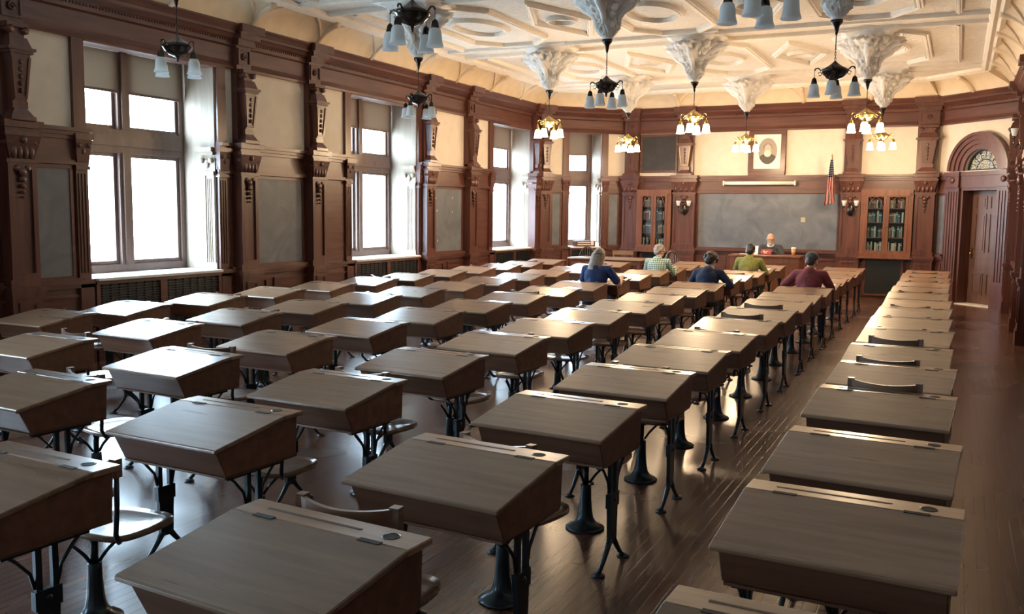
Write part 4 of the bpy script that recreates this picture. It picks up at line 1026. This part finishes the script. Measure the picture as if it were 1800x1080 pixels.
# reading table
tb = empty('reading_table', (-6.75, 18.72, 0)); tag(tb, 'long pale wooden table in the far left corner behind the desks', 'table')
m = MB(); m.box(-.85, .85, -.42, .42, .71, .745); m.obj('tabletop', 'desk_top', tb, .005)
m = MB(); m.box(-.78, .78, -.36, .36, .62, .71); m.obj('apron', 'oak', tb)
for sx in (-1, 1):
    for sy in (-1, 1): m = MB(); m.frust((sx*.74, sy*.32, 0), .025, .025, (sx*.74, sy*.32, .62), .035, .035); m.obj('leg', 'oak', tb)
M['chairwood'] = mat('windsor_wood', build=wood((0.16, 0.085, 0.045), (0.26, 0.15, 0.08), (3, 3, 14), 0.3), Coat_Weight=0.3)
M['chairdark'] = mat('windsor_dark_wood', build=wood((0.07, 0.05, 0.04), (0.13, 0.10, 0.085), (3, 3, 14), 0.25), Coat_Weight=0.4)
def windsor(x, y, rz, label, hoop=True, mt='chairdark', top=.95):
    r = empty('windsor_chair', (x, y, 0), rz); tag(r, label, 'chair', 'windsor chairs at the front')
    m = MB(); n = 20; V = []
    for sc_, zz in ((.96, .42), (1, .435), (.98, .455), (.6, .447), (0, .445)):
        for k_ in range(n):
            a = 2*PI*k_/n; V.append((.21*sc_*abs(math.cos(a))**.8*math.copysign(1, math.cos(a)), .2*sc_*abs(math.sin(a))**.8*math.copysign(1, math.sin(a)), zz))
    m.add(V, [(i*n+k_, i*n+(k_+1) % n, (i+1)*n+(k_+1) % n, (i+1)*n+k_) for i in range(4) for k_ in range(n)]+[tuple(range(n))[::-1]], 0, True); m.obj('seat', mt, r)
    for sx in (-1, 1):
        for sy in (-1, 1): m = MB(); m.tube([(sx*.13, sy*.12, .43), (sx*.16, sy*.15, .22), (sx*.19, sy*.18, 0)], [.014, .019, .012], 8); m.obj('leg', mt, r)
    m = MB(); m.tube([(-.165, -.15, .2), (-.165, .15, .2)], .01, 6); m.tube([(.165, -.15, .2), (.165, .15, .2)], .01, 6); m.tube([(-.165, 0, .2), (.165, 0, .2)], .01, 6); m.obj('stretcher', mt, r)
    m = MB()
    if hoop: m.tube([(.21*math.cos(PI*k_/14), -.17-.05*math.sin(PI*k_/14), .455+(top-.455)*math.sin(PI*k_/14)**.7) for k_ in range(15)], .015, 8)
    else:
        m.box(-.25, .25, -.20, -.175, top-.10, top)
        for sx in (-1, 1): m.tube([(sx*.18, -.16, .45), (sx*.23, -.19, top-.05)], .012, 8)
    m.obj('back_frame', mt, r)
    for k_ in range(-3, 4):
        m = MB(); x_ = k_*.052; tz = (.455+(top-.455)*math.sqrt(max(0, 1-(x_/.215)**2))**.7) if hoop else top-.08
        m.tube([(x_*.8, -.16, .45), (x_, -.215 if hoop else -.187, tz)], .006, 6); m.obj('spindle', mt, r)
    return r
windsor(-7.56, 19.38, math.radians(200), 'hoop-backed windsor chair in front of the corner window', True, 'chairdark', .93)
windsor(-6.85, 19.62, math.radians(180), 'low wooden chair with wide top rail behind the corner table', False, 'chairwood', .86)
windsor(-5.18, 18.45, math.radians(235), 'dark hoop-backed windsor chair right of the corner table', True, 'chairdark', .93)
windsor(-3.50, 19.60, math.radians(180), 'wooden spindle chair behind the teacher desk', False, 'chairwood', .82)

# things on the corner sill
def onD(s_, d_): return WD.pt(s_, d_, 0)
p = onD(1.2, .02); bxs = empty('card_box', (p[0], p[1], .937), PI/4)
tag(bxs, 'brown box with white bands on the corner window sill', 'box')
m = MB(); m.box(-.24, .24, -.10, .10, 0, .13); m.obj('carton', mat('brown_card', (0.14, 0.06, 0.045), 0.6), bxs, .004)
m = MB(); m.box(-.20, .12, -.103, -.10, .035, .055); m.box(-.20, .12, -.103, -.10, .085, .10); m.box(.13, .2, -.103, -.10, .03, .12); m.obj('band', 'paper', bxs)
# the cup on the teacher's desk
cup = empty('drinking_cup', (-2.93, 18.80, TZ)); tag(cup, 'tall tan paper cup with white lid on the teacher desk', 'cup')
m = MB(); m.lathe([(.030, 0), (.046, .135)], n=20); m.obj('cup_body', mat('tan_card', (0.55, 0.27, 0.10), 0.5), cup)
m = MB(); m.lathe([(.049, .132), (.049, .146), (.044, .150), (.043, .168), (.038, .17)], n=20); m.obj('cup_lid', 'white', cup)

# ------------------------------------------------------------------ people
def capsule(m, a, b_, ra, rb):
    a, b_ = Vector(a), Vector(b_); L = (b_-a).length; ns = max(2, int(L/.03))
    m.tube([a.lerp(b_, i/ns) for i in range(ns+1)], [ra+(rb-ra)*i/ns for i in range(ns+1)], 12)
    m.ball(a, ra, 0, 12, 8); m.ball(b_, rb, 0, 12, 8)
def fuse(m, name, mats, parent, voxel=.01, smooth=2):
    me = bpy.data.meshes.new(name+'_raw'); me.from_pydata(m.v, [], m.f); o = bpy.data.objects.new(name+'_raw', me); COL.objects.link(o)
    md = o.modifiers.new('r', 'REMESH'); md.mode = 'VOXEL'; md.voxel_size = voxel; md.use_smooth_shade = True
    if smooth: sm = o.modifiers.new('s', 'SMOOTH'); sm.iterations = smooth; sm.factor = .5
    dg = bpy.context.evaluated_depsgraph_get(); dg.update(); nm = bpy.data.meshes.new_from_object(o.evaluated_get(dg)); nm.name = name
    bpy.data.objects.remove(o); bpy.data.meshes.remove(me)
    nm.materials.clear()
    for mm in mats: nm.materials.append(mm if not isinstance(mm, str) else M[mm])
    for p_ in nm.polygons: p_.use_smooth = True; p_.material_index = 0
    ob = bpy.data.objects.new(name, nm); COL.objects.link(ob); ob.parent = parent
    return ob
def lathe_head(m, c, tilt, turn, s=1.0):
    X0 = m.X.copy(); m.X = m.X @ Matrix.Translation(c) @ Matrix.Rotation(turn, 4, 'Z') @ Matrix.Rotation(-tilt, 4, 'X') @ Matrix.Scale(s, 4)
    m.ball((0, -.008, .02), (.073, .092, .098), 0, 20, 14)         # cranium
    m.ball((0, .025, -.045), (.056, .062, .068), 0, 16, 12)         # jaw
    m.ball((0, .062, -.088), (.026, .022, .02), 0, 10, 8)           # chin
    m.tube([(0, .083, .018), (0, .097, -.012), (0, .104, -.028)], [.009, .012, .015], 8)    # nose
    for sx in (-1, 1):
        m.ball((sx*.076, -.005, -.012), (.010, .020, .030), 0, 10, 8)   # ears
        m.ball((sx*.030, .078, .030), (.022, .010, .008), 0, 8, 6)      # brow
        m.ball((sx*.032, .070, -.025), (.020, .016, .016), 0, 8, 6)     # cheek
    m.ball((0, .088, -.055), (.022, .010, .007), 0, 8, 6)           # lips
    m.X = X0
def hand(m, w_, d, up, side):
    # w_: wrist, d: direction of the fingers, up: back of the hand, side: +1 thumb towards +cross
    w_, d, up = Vector(w_), Vector(d).normalized(), Vector(up).normalized(); x = d.cross(up).normalized()*side
    m.ball(tuple(w_+d*.045), (.040, .040, .022), 0, 10, 8)
    capsule(m, w_, w_+d*.06, .026, .030)
    for k_, (o_, L) in enumerate(((-.030, .060), (-.010, .072), (.011, .068), (.030, .054))):
        p0 = w_+d*.075+x*o_; p1 = p0+d*L*.5-up*.006; p2 = p1+d*L*.35-up*.020; p3 = p2+d*L*.12-up*.018
        capsule(m, p0, p1, .0092, .0085); capsule(m, p1, p2, .0085, .008); capsule(m, p2, p3, .008, .007)
    t0 = w_+d*.025-x*.030; t1 = t0-x*.026+d*.026-up*.006; t2 = t1-x*.004+d*.026-up*.010
    capsule(m, t0, t1, .013, .011); capsule(m, t1, t2, .011, .009)
skin_m = mat('skin', build=mottled((0.52, 0.29, 0.20), (0.60, 0.35, 0.25), 20, 0.5), Subsurface_Weight=0.05)
def person(pos, rz, P):
    r = empty('person', pos, rz); tag(r, P['label'], 'person', 'people sitting in the room')
    S = P.get('s', 1.0); lean = P.get('lean', .14); turn = P.get('turn', 0); tilt = P.get('tilt', .5)
    hip = Vector((0, 0, .50)); chest = Vector((0, lean*.7, .80)); neck = Vector((0, lean*1.1, .955)); hd_ = Vector((P.get('hx', 0), lean*1.25+.05, 1.085))
    sh = [Vector((sx*.175, lean, .905)) for sx in (-1, 1)]
    el = P.get('el', [Vector((-.27, lean+.12, .70)), Vector((.27, lean+.12, .70))]); wr = P.get('wr', [Vector((-.13, .42, .775)), Vector((.15, .42, .775))])
    el = [Vector(e) for e in el]; wr = [Vector(e) for e in wr]
    kn = [Vector((sx*.13, .40, .475)) for sx in (-1, 1)]; an = [Vector((sx*.13, .40+P.get('foot', .04), .085)) for sx in (-1, 1)]
    hips = [Vector((sx*.09, .01, .49)) for sx in (-1, 1)]
    sc = Matrix.Scale(S, 4)
    b_ = MB(); b_.X = sc                                    # one continuous body
    lathe_head(b_, hd_, tilt, turn)
    capsule(b_, neck-Vector((0, 0, .04)), hd_+Vector((0, -.015, -.06)), .052, .050)
    b_.ball(chest, (.145, .095, .15), 0, 16, 12); b_.ball(hip+Vector((0, 0, .04)), (.135, .10, .11), 0, 16, 12); capsule(b_, hip, chest, .10, .10)
    for i in (0, 1):
        capsule(b_, chest+Vector((0, 0, .09)), sh[i], .06, .052); capsule(b_, sh[i], el[i], .045, .036); capsule(b_, el[i], wr[i], .035, .024)
        fd = (P['fd'][i] if 'fd' in P else (wr[i]-el[i])*Vector((1, 1, .15))); hand(b_, wr[i], fd, P.get('hup', (0, 0, 1)), 1 if i == 0 else -1)
        capsule(b_, hips[i], kn[i], .07, .05); capsule(b_, kn[i], an[i], .045, .033)
    fuse(b_, 'body', [skin_m], r, .0065*S, 1)
    s_ = MB(); s_.X = sc                                    # top
    s_.ball(chest+Vector((0, -.01, 0)), (.178, .122, .175), 0, 18, 12); s_.ball(hip+Vector((0, 0, .06)), (.165, .128, .125), 0, 16, 12); capsule(s_, hip+Vector((0, 0, .05)), chest, .13, .13)
    capsule(s_, chest+Vector((0, .0, .12)), neck+Vector((0, -.005, -.03)), .10, .066)
    for i in (0, 1):
        capsule(s_, chest+Vector((0, 0, .09)), sh[i], .085, .070); 
        if P.get('short'): capsule(s_, sh[i], sh[i].lerp(el[i], .72), .066, .060)
        else: capsule(s_, sh[i], el[i], .068, .052); capsule(s_, el[i], el[i].lerp(wr[i], .90), .052, .036)
    fuse(s_, 'shirt', [P['top']], r, .011*S, 3)
    t_ = MB(); t_.X = sc
    t_.ball(hip, (.16, .135, .095), 0, 14, 10)
    for i in (0, 1): capsule(t_, hips[i], kn[i], .088, .066); capsule(t_, kn[i], an[i]+Vector((0, 0, .02)), .064, .050)
    fuse(t_, 'trousers', [P['legs']], r, .013*S, 2)
    for i in (0, 1):
        f_ = MB(); f_.X = sc; a = an[i]; capsule(f_, a+Vector((0, -.03, -.045)), a+Vector((0, .15, -.05)), .038, .034); f_.ball(a+Vector((0, 0, -.02)), (.04, .05, .045), 0, 10, 8)
        fuse(f_, 'shoe', [P.get('shoe', 'black')], r, .01, 1)
    # hair
    h_ = MB(); HX = sc @ Matrix.Translation(hd_) @ Matrix.Rotation(turn, 4, 'Z') @ Matrix.Rotation(-tilt, 4, 'X'); h_.X = HX
    st = P['hair']
    if st == 'bald':
        for sx in (-1, 1): h_.ball((sx*.066, -.03, -.01), (.018, .05, .04), 0, 10, 8)
        h_.ball((0, -.085, -.015), (.055, .02, .045), 0, 12, 8)
    else:
        rr_ = random.Random(len(P['label']))
        def cap(x, y, z): return (x, y, z)
        big = P.get('vol', 1.0)
        h_.ball((0, -.022, .035), (.083*big, .096*big, .098*big), 0, 18, 12)
        h_.ball((0, -.055, -.02), (.070*big, .060*big, .075*big), 0, 14, 10)
        if st == 'curly':
            for k_ in range(90):
                a = rr_.uniform(0, 2*PI); e_ = rr_.uniform(-.5, 1.4); rad = .088*big
                x, y, z = rad*math.cos(a)*math.cos(e_), rad*1.06*math.sin(a)*math.cos(e_)-.025, rad*math.sin(e_)+.03
                if y > .045 and z < .06: continue
                h_.ball((x, y, z), rr_.uniform(.016, .026), 0, 8, 6)
        if st == 'long':
            for k_ in range(26):
                a = PI+PI*(k_/25); x = .082*math.cos(a); y = -.03+.078*math.sin(a)
                pts = [(x*.8, y*.8, .07), (x*1.05, y*1.1, .01), (x*1.12, y-.035, -.10), (x*1.2+rr_.uniform(-.01, .01), y-.05, -.20), (x*1.1+rr_.uniform(-.02, .02), y-.045, -.33-rr_.uniform(0, .05))]
                h_.tube(pts, [.018, .019, .015, .011, .005], 8)
    hob = fuse(h_, 'hair', [P['hairm']], r, .007*S, 1)
    if st == 'long':
        for s__ in (0,):
            bd = MB(); bd.X = HX; bd.tube([(.090*math.cos(t*PI/12), -.03+.10*math.sin(t*PI/12), .015+.018*math.cos(t*PI/12*1)) for t in range(24)], .010, 6, closed=True); bd.obj('headband', [P['band']], r)
    eyes = MB(); eyes.X = HX
    for sx in (-1, 1): eyes.ball((sx*.029, .080, .010), (.011, .008, .007), 0, 8, 6); eyes.ball((sx*.029, .087, .010), (.005, .003, .005), 1, 8, 6)
    eyes.obj('eyes', ['white', 'black'], r)
    if P.get('collar'):
        c__ = MB(); c__.X = sc @ Matrix.Translation(neck) @ Matrix.Rotation(-.35, 4, 'X'); c__.lathe([(.080, -.02), (.084, .0), (.070, .04), (.064, .038), (.076, .0)], (0, .0, 0), 20, caps=False); c__.obj('collar', [P['collar']], r)
    if P.get('cap'):
        c__ = MB(); c__.X = HX; c__.ball((0, -.02, .052), (.090, .102, .075), 0, 18, 10); c__.obj('knit_cap', [P['cap']], r)
    if P.get('glasses'):
        g = MB(); g.X = HX
        for sx in (-1, 1):
            g.tube([(sx*.031+.021*math.cos(t*PI/8), .098, .008+.016*math.sin(t*PI/8)) for t in range(16)], .0022, 5, closed=True)
            g.tube([(sx*.052, .097, .012), (sx*.078, .05, .012), (sx*.08, -.01, .006)], .002, 5)
        g.tube([(-.01, .099, .01), (.01, .099, .01)], .002, 5); g.obj('glasses', 'iron_dark', r)
    if P.get('beard'):
        g = MB(); g.X = HX
        g.ball((0, .055, -.085), (.048, .042, .036), 0, 12, 8); g.ball((0, .095, -.044), (.030, .010, .008), 0, 10, 6)
        for sx in (-1, 1): g.ball((sx*.050, .025, -.060), (.016, .035, .035), 0, 10, 8)
        fuse(g, 'beard', [P['beard']], r, .006, 1)
    return r
def plaid(c0, c1):
    def f(t, b):
        tcn = N(t, 'ShaderNodeTexCoord'); out = None
        for i, ax in enumerate(('X', 'Z')):
            wv = N(t, 'ShaderNodeTexWave', bands_direction=ax); wv.inputs['Scale'].default_value = 9; wv.inputs['Distortion'].default_value = .3
            t.links.new(tcn.outputs['Object'], wv.inputs['Vector'])
            if out is None: out = wv.outputs['Fac']
            else:
                a = N(t, 'ShaderNodeMath', operation='ADD'); t.links.new(out, a.inputs[0]); t.links.new(wv.outputs['Fac'], a.inputs[1]); out = a.outputs[0]
        t.links.new(ramp(t, out, [(0.5, c0), (1.0, c1)]), b.inputs['Base Color'])
    return f
jeans = mat('dark_denim', (0.03, 0.045, 0.08), 0.8); greyt = mat('grey_trousers', (0.06, 0.06, 0.07), 0.8)
hgrey = mat('grey_hair', build=mottled((0.22, 0.19, 0.17), (0.34, 0.30, 0.27), 60, 0.6)); hblond = mat('ash_blond_hair', build=wood((0.13, 0.095, 0.068), (0.36, 0.28, 0.21), (70, 70, 5), 0.55, 0.3))
hdark = mat('dark_brown_hair', build=mottled((0.022, 0.016, 0.013), (0.055, 0.038, 0.028), 50, 0.5)); hblack = mat('black_hair', (0.012, 0.012, 0.014), 0.4)
def seat_of(ci, k, dx=0.0):
    cx, cy, jr = DESKS[(ci, k)]
    return (cx+.0+dx, cy-.49, 0), jr
pp, jr = seat_of(3, 10, .05)
person(pp, jr, dict(label='person with long grey-blond hair and headband in a navy short-sleeved top at a desk', hair='long', hairm=hblond, band=mat('navy_band', (0.02, 0.03, 0.07), 0.6),
    top=mat('navy_knit', build=mottled((0.012, 0.028, 0.10), (0.022, 0.045, 0.15), 25, 0.8)), legs=jeans, short=True, s=1.0, lean=.12, tilt=.25, turn=-.15,
    wr=[(-.10, .40, .80), (.25, .44, .79)], el=[(-.26, .20, .70), (.31, .20, .70)]))
pp, jr = seat_of(3, 13)
person(pp, jr, dict(label='person in a green plaid shirt with short grey hair writing at a desk', hair='curly', hairm=hgrey, top=mat('green_plaid', rough=0.8, build=plaid((0.03, 0.16, 0.13), (0.42, 0.48, 0.42))),
    legs=jeans, lean=.12, tilt=.5, turn=-.5, s=.97, vol=.97, wr=[(-.06, .40, .78), (.22, .42, .79)]))
pp, jr = seat_of(2, 11)
person(pp, jr, dict(label='person with curly dark hair in a navy sweater bent over a desk', hair='curly', hairm=hdark, vol=1.05, top=mat('navy_sweater', build=mottled((0.012, 0.022, 0.055), (0.025, 0.04, 0.085), 30, 0.85)),
    legs=greyt, lean=.17, tilt=.65, turn=-.25, s=.96, collar=mat('blue_collar', (0.22, 0.34, 0.45), 0.8), wr=[(-.05, .42, .78), (.24, .44, .79)], el=[(-.30, .22, .72), (.33, .22, .72)]))
pp, jr = seat_of(2, 14)
person(pp, jr, dict(label='person with short black hair in an olive green shirt, back turned', hair='short', hairm=hblack, top=mat('olive_knit', build=mottled((0.17, 0.18, 0.045), (0.24, 0.25, 0.07), 25, 0.85)),
    legs=greyt, lean=.10, tilt=.35, turn=0, s=1.0, vol=.98))
pp, jr = seat_of(1, 11)
person(pp, jr, dict(label='person in a maroon sweater and grey cap, elbow out, writing', hair='short', hairm=hdark, cap=mat('grey_cap_knit', (0.10, 0.10, 0.11), 0.9), top=mat('maroon_knit', build=mottled((0.16, 0.028, 0.035), (0.24, 0.05, 0.055), 30, 0.85)),
    legs=jeans, lean=.14, tilt=.45, turn=-.1, s=1.0, vol=.93, collar=mat('white_collar', (0.7, 0.7, 0.68), 0.8), el=[(-.36, .20, .73), (.28, .22, .72)], wr=[(-.20, .42, .78), (.14, .44, .79)]))
person((-3.50, 19.56, .12), PI, dict(label='bald bearded teacher in glasses and dark jacket sitting behind the big desk', hair='bald', hairm=hgrey, beard=mat('white_beard', (0.5, 0.45, 0.4), 0.8), glasses=True,
    top=mat('charcoal_jacket', build=mottled((0.025, 0.028, 0.035), (0.05, 0.055, 0.065), 30, 0.8)), legs=greyt, collar='paper', lean=.06, tilt=.25, turn=.15, s=1.0,
    wr=[(-.06, .36, .84), (.10, .38, .83)], el=[(-.27, .14, .72), (.27, .14, .72)], foot=.02))
# what the teacher holds and has before him
m = MB(); m.X = Matrix.Translation((-3.52, 19.06, TZ+.004)) @ Matrix.Rotation(-.75, 4, 'X'); m.box(-.11, 0, -.002, .012, 0, .14); m.box(0.002, .11, -.002, .012, 0, .14)
o = m.obj('red_booklet', mat('red_cover', (0.22, 0.012, 0.025), 0.6), bevel=.003); tag(o, 'red covered booklet held open by the teacher', 'book')
def sheet(name, label, x, y, z, w_, h_, rz, tiltx=0.0, group=None):
    m = MB(); m.X = Matrix.Translation((x, y, z)) @ Matrix.Rotation(rz, 4, 'Z') @ Matrix.Rotation(tiltx, 4, 'X')
    V = []; n = 6
    for i in range(n+1):
        for j in range(2): V.append((-w_/2+w_*i/n, -h_/2+h_*j, .004*math.sin(i)*.5+.003))
    V += [(a, b_, c_-.0015) for a, b_, c_ in V]
    k_ = (n+1)*2; Fc = [(i*2, i*2+2, i*2+3, i*2+1) for i in range(n)]+[(k_+i*2+1, k_+i*2+3, k_+i*2+2, k_+i*2) for i in range(n)]
    m.add(V, Fc); o = m.obj(name, 'paper'); tag(o, label, 'paper', group); return o
sheet('paper_sheet', 'white papers stacked at the left of the teacher desk', -3.92, 18.95, TZ+.002, .21, .28, .2)
sheet('paper_sheet', 'white sheet standing in front of the teacher', -3.74, 18.98, TZ+.08, .16, .2, .1, 1.1)
slope = math.atan2(.068, DD-.125)
def on_desk(ci, k, lx, ly):
    cx, cy, jr = DESKS[(ci, k)]; z = .692+(ly+DD/2)/(DD-.125)*.068 if ly < DD/2-.125 else .762
    return cx+lx*math.cos(jr)-ly*math.sin(jr), cy+lx*math.sin(jr)+ly*math.cos(jr), z+.002, jr
for (ci, k, lx, ly, w_, h_, a, lb) in ((3, 10, .02, .02, .20, .26, -.1, 'white sheet on the desk of the navy-topped reader'), (3, 13, .05, .0, .28, .2, .15, 'open pages on the desk of the plaid-shirted person'),
        (2, 11, .12, .0, .2, .26, .1, 'white sheet on the desk of the navy-sweatered person'), (2, 14, .16, .0, .24, .26, -.1, 'white papers on the desk of the olive-shirted person'),
        (1, 11, .20, .0, .21, .27, .1, 'white sheet on the desk of the maroon-sweatered person')):
    x, y, z, jr = on_desk(ci, k, lx, ly); sheet('paper_sheet', lb, x, y, z, w_, h_, jr+a, slope if True else 0, 'papers on the students\' desks')
